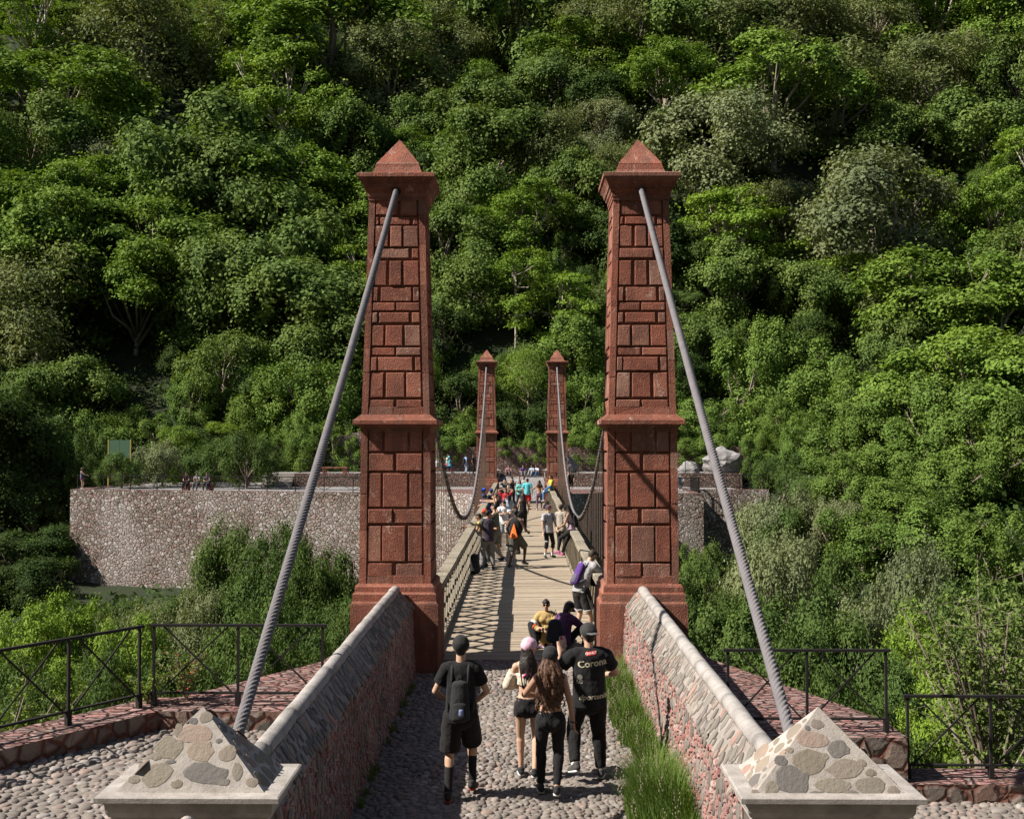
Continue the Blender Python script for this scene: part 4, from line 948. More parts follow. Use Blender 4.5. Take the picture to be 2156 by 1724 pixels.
# undergrowth: leaf litter clumps all over the slopes, dark to paint in the canopy shade, nobody could count them
rg = np.random.default_rng(77); n = 5200
gx = np.concatenate([rg.uniform(-75, 85, 3600), rg.uniform(-40, 34, 1600)]); gy = np.concatenate([rg.uniform(94, 190, 3600), rg.uniform(16, 90, 1600)])
okm = ~((gx > -32) & (gx < 17.5) & (gy > 73) & (gy < 94)) & ~((np.abs(gx) < 7) & (gy > 60) & (gy < 95)); gx, gy = gx[okm], gy[okm]; n = len(gx)
gz = terrain(gx, gy); per = 16; ci = np.repeat(np.arange(n), per)
C = np.stack([gx[ci] + rg.normal(size=n * per) * .55, gy[ci] + rg.normal(size=n * per) * .55, gz[ci] + np.abs(rg.normal(size=n * per)) * .55], 1)
link('undergrowth', leaf_mesh('undergrowth', C, rg.normal(size=C.shape) * .6 + np.array([0, -.2, .8]), rg.uniform(.35, .7, len(C)), rg.uniform(.2, .4, len(C)), [LEAF['deep']], None, rg), None, kind='stuff', label='leafy undergrowth on the forest floor, coloured dark as canopy shade', category='undergrowth')
# grass along the foot of the sunlit parapet
def grass(name, label, clumps, n, seed, mat='grass', seeds=45):
    rg = np.random.default_rng(seed); cl = np.array(clumps); ci = rg.choice(len(cl), n, p=cl[:, 2] ** 2 / (cl[:, 2] ** 2).sum()); rr = cl[ci, 2]
    a = rg.uniform(0, 6.28, n); q = np.sqrt(rg.uniform(0, 1, n)); x = cl[ci, 0] + np.cos(a) * q * rr * .55; y = cl[ci, 1] + np.sin(a) * q * rr
    x = np.minimum(x, 1.70 - np.abs(rg.normal(size=n)) * .03); h = cl[ci, 3] * rg.uniform(.45, 1.1, n) * (1.05 - .45 * q)
    a2 = a + rg.normal(size=n) * .7; ln = rg.uniform(.15, .75, n) * h
    b = np.stack([x, y, np.full(n, G0 - .01)], 1); d = np.stack([np.cos(a2), np.sin(a2), np.zeros(n)], 1); side = np.stack([-np.sin(a2), np.cos(a2), np.zeros(n)], 1) * .0048; Z = np.array([0, 0, 1.0])
    m1 = b + d * (ln * .28)[:, None] + Z * (h * .62)[:, None]; tp = b + d * ln[:, None] + Z * h[:, None] * .96
    V = np.stack([b - side, b + side, m1 + side * .8, m1 - side * .8, tp], 1).reshape(-1, 3); Fq = []
    for i in range(n): Fq += [(5 * i, 5 * i + 1, 5 * i + 2, 5 * i + 3), (5 * i + 3, 5 * i + 2, 5 * i + 4)]
    m = MB(); m.add(V, Fq)
    if seeds:
        V2 = []; F2 = []
        for t in tp[rg.choice(n, n // seeds, replace=False)]:
            for j in range(5):
                c = t + np.array([rg.normal() * .012, rg.normal() * .012, -.04 + j * .03]); V2 += [c + (-.006, 0, 0), c + (0, .004, .012), c + (.006, 0, .002), c + (0, -.004, -.012)]; o = len(V2) - 4; F2.append((o, o + 1, o + 2, o + 3))
        m.add(V2, F2, 1)
    return m.obj(name, [LEAF[mat], LEAF['drygrass']], kind='stuff', label=label, category='grass')
rq = random.Random(6)
grass('grass', 'bright green grass at the foot of the right tower and parapet', [(rq.uniform(1.35, 1.66), rq.uniform(13.6, 18.6), rq.uniform(.15, .34), rq.uniform(.3, .62)) for _ in range(22)], 6500, 3)
grass('grass', 'tall grass tuft along the lower right parapet', [(1.5, 11.2, .55, .85), (1.42, 12.0, .5, .8), (1.55, 12.8, .4, .6), (1.3, 11.6, .42, .7), (1.58, 10.4, .3, .55), (1.6, 13.4, .3, .5)], 6000, 5)
grass('grass', 'thin grass tuft beside the lower right pedestal', [(1.62, 8.6, .25, .6), (1.64, 9.2, .18, .4), (1.6, 8.1, .22, .5)], 1100, 7)
grass('grass', 'few weeds at the foot of the shaded left parapet', [(-1.74, rq.uniform(8.4, 18.5), .08, rq.uniform(.08, .24)) for _ in range(18)], 420, 9, seeds=0)
print('trees', len(TREES), 'fill', nfill)
# ================================================================== people
PENDING = []
CL = bpy.data.textures.new('folds', 'CLOUDS'); CL.noise_scale = .11; CL.noise_depth = 2
class Blob:
    """closed tapered segments that are fused into ONE continuous surface"""
    def __init__(self): self.V = []; self.F = []; self.n = 0
    def seg(self, a, b, r1, r2=None, ax=(1, 0, 0), flat=(False, False), S=12):
        a, b = Vector(a), Vector(b); r2 = r1 if r2 is None else r2
        r1 = (r1, r1) if not hasattr(r1, '__len__') else r1; r2 = (r2, r2) if not hasattr(r2, '__len__') else r2
        w = (b - a); w = w.normalized() if w.length > 1e-6 else Vector((0, 0, 1)); ax = Vector(ax)
        u = ax - w * ax.dot(w)
        if u.length < 1e-3: u = Vector((0, 1, 0)) - w * w.y
        if u.length < 1e-3: u = Vector((1, 0, 0)) - w * w.x
        u.normalize(); v = w.cross(u); rows = []
        H = 5
        for end, (c, r, fl) in enumerate(((a, r1, flat[0]), (b, r2, flat[1]))):
            sgn = -1 if end == 0 else 1; rm = min(r)
            if fl: lst = [(1.0, 0.0)]
            else: lst = [(math.cos(t * math.pi / 2 / H), math.sin(t * math.pi / 2 / H) * sgn) for t in range(H)]
            lst = lst[::-1] if end == 0 else lst
            tip = c if fl else c + w * (rm * sgn)
            if end == 0: self.V.append(tip); start = self.n
            for q, h in lst:
                rows.append([c + w * (rm * h) + u * (r[0] * q * math.cos(2 * math.pi * k / S)) + v * (r[1] * q * math.sin(2 * math.pi * k / S)) for k in range(S)])
            if end == 1: tipb = tip
        for rr in rows: self.V += rr
        self.V.append(tipb); o = start + 1; m = len(rows)
        for k in range(S): self.F.append((start, o + (k + 1) % S, o + k))
        for i in range(m - 1):
            for k in range(S): self.F.append((o + i * S + k, o + i * S + (k + 1) % S, o + (i + 1) * S + (k + 1) % S, o + (i + 1) * S + k))
        t = o + m * S
        for k in range(S): self.F.append((t, o + (m - 1) * S + k, o + (m - 1) * S + (k + 1) % S))
        self.n = len(self.V); return self
    def ball(self, c, r, ax=(1, 0, 0), up=(0, 0, 1)):
        # r = (across, deep, high)
        r = (r, r, r) if not hasattr(r, '__len__') else r; c = Vector(c); up = Vector(up); e = max(0, r[2] - min(r[0], r[1]))
        return self.seg(c - up * e, c + up * e, (r[0], r[1]), (r[0], r[1]), ax)
    def obj(self, name, mat, parent, vox=.014, smooth=4, folds=0.0, **props):
        me = bpy.data.meshes.new(name); me.from_pydata([tuple(v) for v in self.V], [], self.F); me.materials.append(mat); me.update()
        o = link(name, me, parent, **props)
        m = o.modifiers.new('fuse', 'REMESH'); m.mode = 'VOXEL'; m.voxel_size = vox; m.use_smooth_shade = True
        if smooth: s = o.modifiers.new('soft', 'SMOOTH'); s.factor = .5; s.iterations = smooth
        if folds:
            d = o.modifiers.new('folds', 'DISPLACE'); d.texture = CL; d.strength = folds; d.texture_coords = 'LOCAL'; d.mid_level = .5
        PENDING.append(o); return o
def settle():
    dg = bpy.context.evaluated_depsgraph_get(); dg.update()
    for o in PENDING:
        me = bpy.data.meshes.new_from_object(o.evaluated_get(dg)); old = o.data; o.modifiers.clear(); o.data = me; bpy.data.meshes.remove(old)
    PENDING.clear()

def ik(a, t, l1, l2, pole):
    a, t, pole = Vector(a), Vector(t), Vector(pole); d = t - a; L = d.length
    if L > (l1 + l2) * .995: t = a + d * ((l1 + l2) * .995 / L); d = t - a; L = d.length
    L = max(L, .08); x = (l1 * l1 - l2 * l2 + L * L) / (2 * L); h = math.sqrt(max(0, l1 * l1 - x * x)); dn = d / L
    p = pole - dn * pole.dot(dn); p = p.normalized() if p.length > 1e-4 else Vector((0, 0, 1)); return a + dn * x + p * h, t
SK = dict(light=(.50, .31, .215), tan=(.37, .215, .14), brown=(.27, .15, .095), dark=(.10, .055, .038))
BLACK = (.0075, .007, .0078); HAIRB = (.014, .010, .008)
def person(label, pos, heading, h=1.72, sex='m', skin='tan', top=('tee', BLACK), bottom=('trousers', BLACK), shoes=((.02, .02, .02), (.5, .5, .48)), hair=('short', HAIRB), cap=None, lean=0, side=0, twist=0, head=(0, 0),
           hands=None, poles=None, feet=None, knees=None, pelvis=(0, 0, .93), detail=1, build=1.0, socks=None, glasses=False, group=None, curl=1.0, openhand=()):
    k = h / 1.75; t = thing('person', label, 'person', pos, R(heading), group); t.scale = (k, k, k)
    vox = {0: .030, 1: .020, 2: .0135, 3: .0105}[detail]; f = sex == 'f'; Z = Vector((0, 0, 1)); bw = build
    P = Vector(pelvis); rx = Matrix.Rotation(R(-lean), 3, 'X') @ Matrix.Rotation(R(side), 3, 'Y')
    up = rx @ Z; rt = (rx @ Matrix.Rotation(R(twist), 3, 'Z')) @ Vector((1, 0, 0)); fw = up.cross(rt)
    half = rx if abs(lean) < 1 else (Matrix.Rotation(R(-lean * .45), 3, 'X') @ Matrix.Rotation(R(side * .5), 3, 'Y'))
    up0 = half @ Z; rt0 = Vector((1, 0, 0))
    W0 = P + up0 * .12; W1 = W0 + (up0 + up).normalized() * .13; C1 = W1 + up * .20; NB = W1 + up * .255; NT_ = NB + (up * .75 + Z * .25).normalized() * .085
    sw = (.152 if f else .176) * bw
    SH = {s: C1 + up * .012 + rt * (sw * s) for s in (-1, 1)}
    hip = {s: P + rt0 * (.088 * s) - up0 * .03 for s in (-1, 1)}
    hands = hands or {}; feet = feet or {}; poles = poles or {}; knees = knees or {}
    D = 'LR'
    ft, an, kn, el, wr = {}, {}, {}, {}, {}
    for s, c in ((-1, 'L'), (1, 'R')):
        q = feet.get(c, (s * .10, 0, 0, -s * 8)); ft[s] = q; an[s] = Vector((q[0], q[1], q[2] + .085 + (q[4] * .35 if len(q) > 4 else 0)))
        kn[s], an[s] = ik(hip[s], an[s], .425, .415, Vector(knees.get(c, (s * .12, 1, 0))))
        tg = Vector(hands[c]) if c in hands else SH[s] + rt * (s * .085) - Z * .50 + fw * .05
        el[s], wr[s] = ik(SH[s], tg, .285, .255, Vector(poles.get(c, rt * (s * .6) - fw * .8 - Z * .15)))
    hd = Matrix.Rotation(R(head[0]), 3, 'Z') @ Matrix.Rotation(R(head[1]), 3, 'X')
    base = Matrix.Rotation(R(-lean * .35), 3, 'X')
    hu = base @ (hd @ Z); hf = base @ (hd @ Vector((0, 1, 0))); hr = hf.cross(hu)
    HC = NT_ + hu * .095 + hf * .012
    HN = ft
    # ---- one continuous body
    b = Blob(); px = (.150 if f else .142) * bw; wx = (.112 if f else .130) * bw; cx_ = (.128 if f else .152) * bw; dp = bw ** .7
    b.seg(P - up0 * .01, P + up0 * .06, (px, .108 * dp), (px * .97, .104 * dp), rt0)
    b.seg(W0, W1, (wx * 1.04, .092 * dp), (wx * 1.05, .092 * dp), rt); b.seg(W1 + up * .03, C1 - up * .01, (cx_, .100 * dp), (cx_ * 1.04, .096 * dp), rt)
    b.seg(SH[-1] * .8 + SH[1] * .2 + up * .02, SH[1] * .8 + SH[-1] * .2 + up * .02, .058 * dp)
    if f:
        for s in (-1, 1): b.ball(C1 - up * .05 + rt * (s * .062) + fw * .075, .05)
    for s in (-1, 1): b.ball(P - up0 * .06 + rt0 * (s * .062) - (rt0.cross(up0) * -1) * -.045, .088 if f else .08)
    b.seg(NB - up * .03, NT_ + hu * .02, .056 * (.88 if f else 1), .052 * (.88 if f else 1))
    b.seg(HC + hu * .012 - hf * .02, HC + hu * .022 + hf * .02, (.074, .086), (.070, .082), hr); b.seg(HC - hu * .02 + hf * .035, HC - hu * .075 + hf * .045, (.056, .046), (.036, .032), hr)
    b.seg(HC + hf * .098 + hu * .012, HC + hf * .112 - hu * .022, .009, .014)
    for s in (-1, 1): b.seg(HC + hr * (s * .076) + hu * .018, HC + hr * (s * .076) - hu * .018, (.012, .02), (.010, .014), hr)
    for s, c in ((-1, 'L'), (1, 'R')):
        b.seg(hip[s], kn[s], (.086 if f else .080) * dp, .054); b.seg(hip[s].lerp(kn[s], .1), hip[s].lerp(kn[s], .55), (.088 if f else .083) * dp, .066 * dp)
        cf = kn[s].lerp(an[s], .32) - (kn[s] - hip[s]).normalized().cross(Vector((1, 0, 0))) * 0
        b.seg(kn[s], an[s], .051, .034); b.seg(kn[s].lerp(an[s], .15), kn[s].lerp(an[s], .45), .056, .047)
        b.seg(SH[s], el[s], .047 * dp, .038 * dp); b.seg(el[s], wr[s], .039 * dp, .026)
        b.ball(SH[s], .052 * dp)
        # hand
        fd = (wr[s] - el[s]).normalized(); th = rt * (-s); side_ax = (fw + fd * .1); side_ax = (side_ax - fd * side_ax.dot(fd)).normalized(); pn = fd.cross(side_ax) * s
        if c in openhand: fd = (fd + Z * .8).normalized(); side_ax = (rt * -s - fd * (rt * -s).dot(fd)).normalized(); pn = fw.copy()
        pl = wr[s] + fd * .085
        b.seg(wr[s] - fd * .01, pl, (.027, .020), (.040, .015), side_ax)
        if detail >= 2:
            for j, (o_, ln) in enumerate(((.030, .072), (.010, .082), (-.011, .076), (-.031, .058))):
                r0 = pl + side_ax * o_; cu = .25 if c in openhand else .75 * curl
                d1 = (fd + pn * cu * .5 + side_ax * o_ * (7 if c in openhand else 2)).normalized(); m1 = r0 + d1 * ln * .5; d2 = (d1 + pn * cu).normalized(); b.seg(r0, m1, .0105, .0095); b.seg(m1, m1 + d2 * ln * .5, .0095, .0075)
            tb = wr[s] + fd * .03 + side_ax * .026; tm = tb + (fd * .6 + side_ax * .9).normalized() * .04; b.seg(tb, tm, .013, .011); b.seg(tm, tm + (fd + side_ax * .25 + pn * .3).normalized() * .032, .011, .008)
        else: b.seg(pl, pl + (fd + pn * .6).normalized() * .06, (.036, .014), (.026, .010), side_ax); b.seg(wr[s] + fd * .03 + side_ax * .02, wr[s] + fd * .075 + side_ax * .055, .012, .009)
        fy = R(ft[s][3]); fo = Vector((-math.sin(fy), math.cos(fy), 0)); pit = ft[s][4] if len(ft[s]) > 4 else 0; fo = Vector((fo.x * math.cos(pit), fo.y * math.cos(pit), -math.sin(pit))) if pit else fo
        q = (fo, fo.cross(Vector((1, 0, 0)) if abs(fo.x) < .9 else Vector((0, 1, 0)))); so = Vector((0, 0, 1)) - fo * fo.z; so.normalize()
        H_ = an[s] - so * .045 - fo * .045; T_ = an[s] - so * .052 + fo * .125
        b.seg(an[s], H_ + so * .01, .036, .034); b.seg(H_, T_, (.034, .030), (.042, .022), fo.cross(so))
        HN[s] = (H_, T_, fo, so)
    b.obj('body', skinmat(SK[skin]), t, vox, 3)
    inf = lambda r, e: (r + e)
    # ---- clothes
    kind, col = top[0], top[1]; fold = .022 if detail >= 2 else 0.0
    hem = .02
    if kind:
        c = Blob(); e = {'tee': .022, 'tank': .014, 'long': .022, 'jacket': .034, 'bra': .008, 'crop': .016, 'vest': .012, 'dress': .02}[kind]
        if kind in ('tee', 'long', 'jacket', 'tank', 'vest', 'dress'):
            loose = {'tee': .018, 'long': .016, 'jacket': .026, 'tank': .008, 'vest': .004, 'dress': .02}[kind]
            bot = P - up0 * (.10 if kind in ('tee', 'long') else .05) if kind != 'vest' else P + up0 * .03
            c.seg(bot, W1, (px + e + loose + .008, (.118 * dp) + e + loose * .8), (max(wx * 1.05, cx_ * .9) + e + loose * .6, .094 * dp + e), rt0, (True, False))
            c.seg(W1 - up * .02, C1 - up * .01, (cx_ + e, .101 * dp + e), (cx_ * 1.03 + e * .8, .096 * dp + e), rt)
            if kind in ('tee', 'long', 'jacket'):
                for s in (-1, 1): c.ball(P - up0 * .035 + rt0 * (s * .062) - fw * .028, .096 + e * .7)
            if f:
                for s in (-1, 1): c.ball(C1 - up * .05 + rt * (s * .062) + fw * .075, .05 + e * .8)
        elif kind == 'bra': c.seg(C1 - up * .13, C1 - up * .03, (cx_ + e, .105 * dp + e), (cx_ + e, .10 * dp + e), rt, (True, True))
        elif kind == 'crop': c.seg(W1 - up * .01, C1 - up * .06, (cx_ * .98 + e, .100 * dp + e), (cx_ * 1.1 + e, .104 * dp + e), rt, (True, True))
        if kind in ('bra', 'crop') and f:
            for s in (-1, 1): c.ball(C1 - up * .06 + rt * (s * .062) + fw * .075, .052 + e)
        if kind in ('tee', 'long', 'jacket', 'dress'):
            c.seg(SH[-1] * .85 + SH[1] * .15 + up * .02, SH[1] * .85 + SH[-1] * .15 + up * .02, .060 * dp + e * .75); c.seg(NB - up * .05, NB + up * .012, .075, .064, rt, (False, True))
        elif kind in ('tank', 'vest', 'bra'):
            for s in (-1, 1):
                top_ = C1 + up * .055 + rt * (s * .075 * bw)
                wd = .03 if kind == 'tank' and not f else .013
                c.seg(C1 - up * .03 + rt * (s * .09) - fw * .07, top_ - fw * .02, (wd, .018), (wd, .018), rt); c.seg(top_ - fw * .02, C1 - up * .02 + rt * (s * .085) + fw * .085, (wd, .018), (wd, .018), rt)
        sl = {'tee': .62, 'dress': .4}.get(kind); sc_ = top[2] if len(top) > 2 and top[2] else col
        tgt = c if sc_ == col else Blob()
        for s in (-1, 1):
            if sl: tgt.seg(SH[s] + up * .004, SH[s].lerp(el[s], sl), .060 * dp + e * .6, .058 * dp + e * .9, rt, (False, True))
            if kind in ('long', 'jacket'):
                tgt.seg(SH[s], el[s], .056 * dp + e * .7, .046 * dp + e * .7); tgt.seg(el[s], el[s].lerp(wr[s], .95), .046 * dp + e * .7, .034 + e * .45, rt, (False, True))
            if kind == 'crop':
                tgt.seg(SH[s].lerp(el[s], .28), el[s], .058 + e, .055 + e, rt, (True, False)); tgt.seg(el[s], el[s].lerp(wr[s], .9), .055 + e, .042 + e * .4, rt, (False, True))
        c.obj({'tee': 'shirt', 'long': 'shirt', 'jacket': 'jacket', 'tank': 'tank_top', 'vest': 'tank_top', 'bra': 'sports_top', 'crop': 'blouse', 'dress': 'dress'}[kind], cloth(col) if not hasattr(col, 'name') else col, t, vox, 3, fold)
        if tgt is not c and tgt.n: tgt.obj('sleeve', cloth(sc_), t, vox, 3, fold)
    kind, col = bottom[0], bottom[1]
    if kind:
        c = Blob(); e = {'trousers': .026, 'jeans': .017, 'leggings': .008, 'capri': .012, 'shorts': .030, 'hotpants': .010}[kind]
        c.seg(P - up0 * .07, P + up0 * .085, (px + e * .5, .110 * dp + e * .5), (px * .95 + e * .3, .102 * dp + e * .25), rt0, (False, True))
        for s in (-1, 1): c.ball(P - up0 * .06 + rt0 * (s * .062) - fw * .03, .086 + e * .4)
        for s in (-1, 1):
            th0 = (.090 if f else .084) * dp + e
            if kind in ('trousers', 'jeans', 'leggings'):
                lo_ = kn[s].lerp(an[s], .93); rl = {'trousers': .050, 'jeans': .048, 'leggings': .040}[kind]
                c.seg(hip[s], kn[s], th0, .056 + e); c.seg(hip[s].lerp(kn[s], .1), hip[s].lerp(kn[s], .55), th0, .068 + e); c.seg(kn[s], lo_, .055 + e, rl + e * .5, rt0, (False, True)); c.seg(kn[s].lerp(an[s], .15), kn[s].lerp(an[s], .45), .057 + e, .05 + e)
            elif kind == 'capri': lo_ = kn[s].lerp(an[s], .42); c.seg(hip[s], kn[s], th0, .058 + e); c.seg(kn[s], lo_, .058 + e, .058 + e, rt0, (False, True))
            elif kind == 'shorts': lo_ = hip[s].lerp(kn[s], .93); c.seg(hip[s], lo_, th0, .088 + e * .9, rt0, (False, True))
            else: lo_ = hip[s].lerp(kn[s], .26); c.seg(hip[s], lo_, th0, (.09 if f else .085) + e, rt0, (False, True))
        c.obj({'trousers': 'trousers', 'jeans': 'trousers', 'leggings': 'leggings', 'capri': 'leggings', 'shorts': 'shorts', 'hotpants': 'shorts'}[kind], cloth(col) if not hasattr(col, 'name') else col, t, vox, 3, fold)
    if socks:
        for s in (-1, 1): c = Blob(); c.seg(an[s] - Z * .03, an[s].lerp(kn[s], socks[1]), .042, .052 if socks[1] > .3 else .043, rt0, (False, True)); c.obj('sock', cloth(socks[0]), t, vox, 1)
    if shoes:
        for s in (-1, 1):
            H_, T_, fo, so = HN[s]; c = Blob(); lat = fo.cross(so)
            c.seg(H_ + so * .012, T_ + so * .006, (.041, .040), (.047, .031), lat); c.seg(H_ + so * .05, H_ + so * .03 + fo * .07, (.04, .03), (.041, .03), lat)
            sh = c.obj('shoe', cloth(shoes[0], .7), t, max(.010, vox * .8), 2)
            if detail >= 1:
                m = Blob(); m.seg(H_ - so * .028, T_ - so * .020, (.044, .017), (.050, .013), lat); m.obj('sole', cloth(shoes[1], .7), sh, max(.010, vox * .8), 1)
    # ---- hair, cap, face
    if hair:
        st, hc = hair[0], hair[1]; hm = cloth(hc, .55, .8); c = Blob()
        if st != 'shaved': c.seg(HC + hu * .030 - hf * .030, HC + hu * .052 + hf * .022, (.083, .086), (.072, .066), hr)
        else: c.seg(HC + hu * .022 - hf * .026, HC + hu * .030 + hf * .018, (.078, .084), (.072, .078), hr)
        c.seg(HC + hu * .02 - hf * .055, HC - hu * .045 - hf * .048, (.068, .04), (.056, .03), hr)
        if st == 'bun': c.ball(HC + hu * .075 - hf * .085, .042)
        bk = NB - fw * .085 * dp - up * .02
        if st in ('long', 'ponytail'):
            ln = hair[2] if len(hair) > 2 else .30; rg = random.Random(len(label) * 7); ns = {0: 5, 1: 9, 2: 16, 3: 40}[detail] if st == 'long' else 6
            wd = .098 if st == 'long' else .022
            for q in range(ns):
                a = (q + .5) / ns * 2 - 1; e0 = HC + hr * (a * .07) - hf * (.05 + .03 * (1 - a * a)) + hu * .03; e1 = bk + rt * (a * wd * 1.05) + up * .02 - fw * (.02 * (1 - a * a) - .03 * abs(a)); e2 = bk - up * ln * rg.uniform(.78, 1.05) + rt * (a * wd * rg.uniform(.6, 1.0) + rg.gauss(0, .008)) - fw * rg.uniform(-.005, .02)
                rr = max(.9 * vox, .026 if detail < 3 else .014); c.seg(e0, e1, rr * 1.25, rr * 1.15); c.seg(e1, e1.lerp(e2, .5) - fw * rg.uniform(0, .012), rr * 1.15, rr); c.seg(e1.lerp(e2, .5) - fw * rg.uniform(0, .012), e2, rr, rr * .5)
        if st == 'curly':
            rg = random.Random(len(label)); ln = hair[2] if len(hair) > 2 else .40
            for i in range(64 if detail > 2 else 16):
                a = rg.uniform(-1, 1); ly = rg.uniform(.0, 1); r0 = rg.uniform(.0085, .0125) if detail > 2 else .024; ph = rg.uniform(0, 6); e = ln * rg.uniform(.6, 1.05)
                p0 = HC + hr * (a * .075) - hf * (.03 + .055 * (1 - a * a)) + hu * rg.uniform(-.02, .03); p1 = bk + rt * (a * .155) + up * rg.uniform(-.02, .05) - fw * (.01 + .06 * ly * (1 - a * a)); p2 = bk - up * e + rt * (a * rg.uniform(.10, .19)) - fw * (.0 + .055 * ly * (1 - a * a))
                prev = None; N_ = 30 if detail > 2 else 6
                for w3 in range(N_ + 1):
                    q = w3 / N_; p = p0.lerp(p1, q / .35) if q < .35 else p1.lerp(p2, (q - .35) / .65); am = (.006 + .014 * q) if detail > 2 else .01
                    p = p + rt * (am * math.cos(ph + q * 44 * max(.5, ln))) + fw * (am * math.sin(ph + q * 44 * max(.5, ln)))
                    if prev is not None: c.seg(prev, p, r0 * (1 - .3 * q), S=6)
                    prev = p
            c.seg(HC - hf * .05, bk - up * ln * .85, (.095, .04), (.10, .035), hr)
        c.obj('hair', hm, t, vox if detail < 3 or st == 'short' else .0075, 2 if st not in ('curly', 'long') else 1, .012 if st in ('long', 'ponytail') and detail > 1 else 0)
    if cap:
        cc, back, yaw = cap[0], cap[1], (cap[2] if len(cap) > 2 else 0)
        bf = (hf * (-1 if back else 1)); 
        if yaw: bf = Matrix.Rotation(R(yaw), 3, hu) @ bf
        c = Blob(); c.seg(HC + hu * .042 - hf * .026, HC + hu * .056 + hf * .020, (.097, .092), (.090, .080), hr); c.seg(HC + hu * .030 - hf * .018, HC + hu * .056 - hf * .01, (.099, .108), (.093, .100), hr, (True, False))
        cp = c.obj('cap', cloth(cc), t, vox, 2)
        m = Blob(); br = bf.cross(hu); m.seg(HC + hu * .034 + bf * .07, HC + hu * .024 + bf * .185, (.085, .010), (.060, .008), br); m.obj('cap_brim', cloth(cap[3] if len(cap) > 3 else cc), cp, min(vox, .012), 1)
    if detail >= 1:
        if glasses:
            m = MB()
            for s in (-1, 1): m.tube([HC + hr * (s * .031) + hf * .094 + hu * .020, HC + hr * (s * .031) + hf * .103 + hu * .018], .026, 12)
            m.tube([HC + hr * -.075 + hf * .06 + hu * .03, HC + hr * -.03 + hf * .1 + hu * .03, HC + hr * .03 + hf * .1 + hu * .03, HC + hr * .075 + hf * .06 + hu * .03], .004, 5); m.obj('sunglasses', plain((.012, .012, .013), .25), t)
        else:
            for s in (-1, 1):
                m = MB(); e_ = HC + hr * (s * .030) + hf * .090 + hu * .012; m.tube([e_ - hr * .012, e_ - hr * .005, e_ + hr * .005, e_ + hr * .012], [.002, .0055, .0055, .002], 8); m.obj('eye', plain((.03, .022, .018), .3), t, True)
                m = MB(); e_ = HC + hr * (s * .031) + hf * .093 + hu * .032; m.tube([e_ - hr * .016, e_ + hu * .002 - hf * .001, e_ + hr * .016], [.0015, .0028, .0015], 6); m.obj('eyebrow', plain(HAIRB, .8), t, True)
        m = MB(); e_ = HC + hf * .089 - hu * .058; m.tube([e_ - hr * .022 - hf * .006, e_, e_ + hr * .022 - hf * .006], [.002, .0048, .002], 6); m.obj('mouth', plain((.30, .11, .09), .5), t, True)
    info = dict(t=t, k=k, P=P, W1=W1, C1=C1, NB=NB, up=up, rt=rt, fw=fw, HC=HC, hf=hf, hu=hu, hr=hr, el=el, wr=wr, SH=SH, kn=kn, an=an, hip=hip, px=px, cx=cx_, dp=dp)
    return info
def on_person(i, name, label, cat):
    t = thing(name, label, cat, i['t'].location, i['t'].rotation_euler.z); t.scale = i['t'].scale; return t
def backpack(i, label, col, w=.15, hgt=.40, thick=.065, drop=.04, col2=None, vox=.014):
    t = on_person(i, 'backpack', label, 'backpack'); C1, up, rt, fw = i['C1'], i['up'], i['rt'], i['fw']
    off = -fw * (.125 * i['dp'] + thick); a, b_ = C1 - up * (drop + .03) + off * .96, C1 - up * (drop + hgt - .03) + off
    b = Blob(); b.seg(a, b_, (w * .8, thick), (w, thick * 1.1), rt); b.obj('bag_body', cloth(col), t, vox, 3, .012)
    b = Blob(); b.seg(a.lerp(b_, .6) - fw * thick * .7, b_ - fw * thick * .7, (w * .68, thick * .6), (w * .75, thick * .65), rt); b.obj('bag_pocket', cloth(col2 or col), t, vox, 3, .01)
    for s in (-1, 1):
        m = MB(); sx = rt * (s * .085); m.tube([a + sx + fw * thick * .9 - up * .02, C1 + up * .03 + sx * 1.05 - fw * .088, C1 + up * .078 + sx * 1.08 - fw * .03, C1 + up * .074 + sx * 1.1 + fw * .03, C1 + up * .02 + sx * 1.25 + fw * .11, C1 - up * .12 + sx * 1.45 + fw * .115, C1 - up * .20 + sx * 1.75 + fw * .04, b_ + sx * 1.5 + fw * thick + up * .05], .017, 6); m.obj('strap', cloth(col2 or col), t, True)
    m = MB(); m.tube([a + up * .05 - rt * .03, a + up * .10, a + up * .05 + rt * .03], .009, 6); m.obj('grab_loop', cloth(col2 or col), t, True)
    return t

def zc(x, y): return ((1550 + .47619 * x) / 1.7811, (2250 + .47619 * y) / 1.7811)
def zb(x, y): return ((1950 + .26102 * x) / 1.7811, (2000 + .26102 * y) / 1.7811)
def floor_z(y): return G0 if y < 19.95 else deck_z(y) if y < 67.5 else -.13 + (y - 67.6) * .68 / 24.3
def foot(uv, zf=floor_z):
    z = 0
    for _ in range(6): p = on_level(uv[0], uv[1], z); z = zf(p.y)
    return Vector((p.x, p.y, z))
def stand(uvf, vh, zf=floor_z):
    p = foot(uvf, zf); q = at_depth(uvf[0], vh, p.y); return p, q.z - p.z
def by_head(uvh, h, zf=floor_z):
    Y = 40
    for _ in range(8): d = ray(*uvh); Y = (zf(Y) + h - CAM.z) / (d.z / d.y)
    p = at_depth(uvh[0], uvh[1], Y); return Vector((p.x, p.y, zf(Y)))

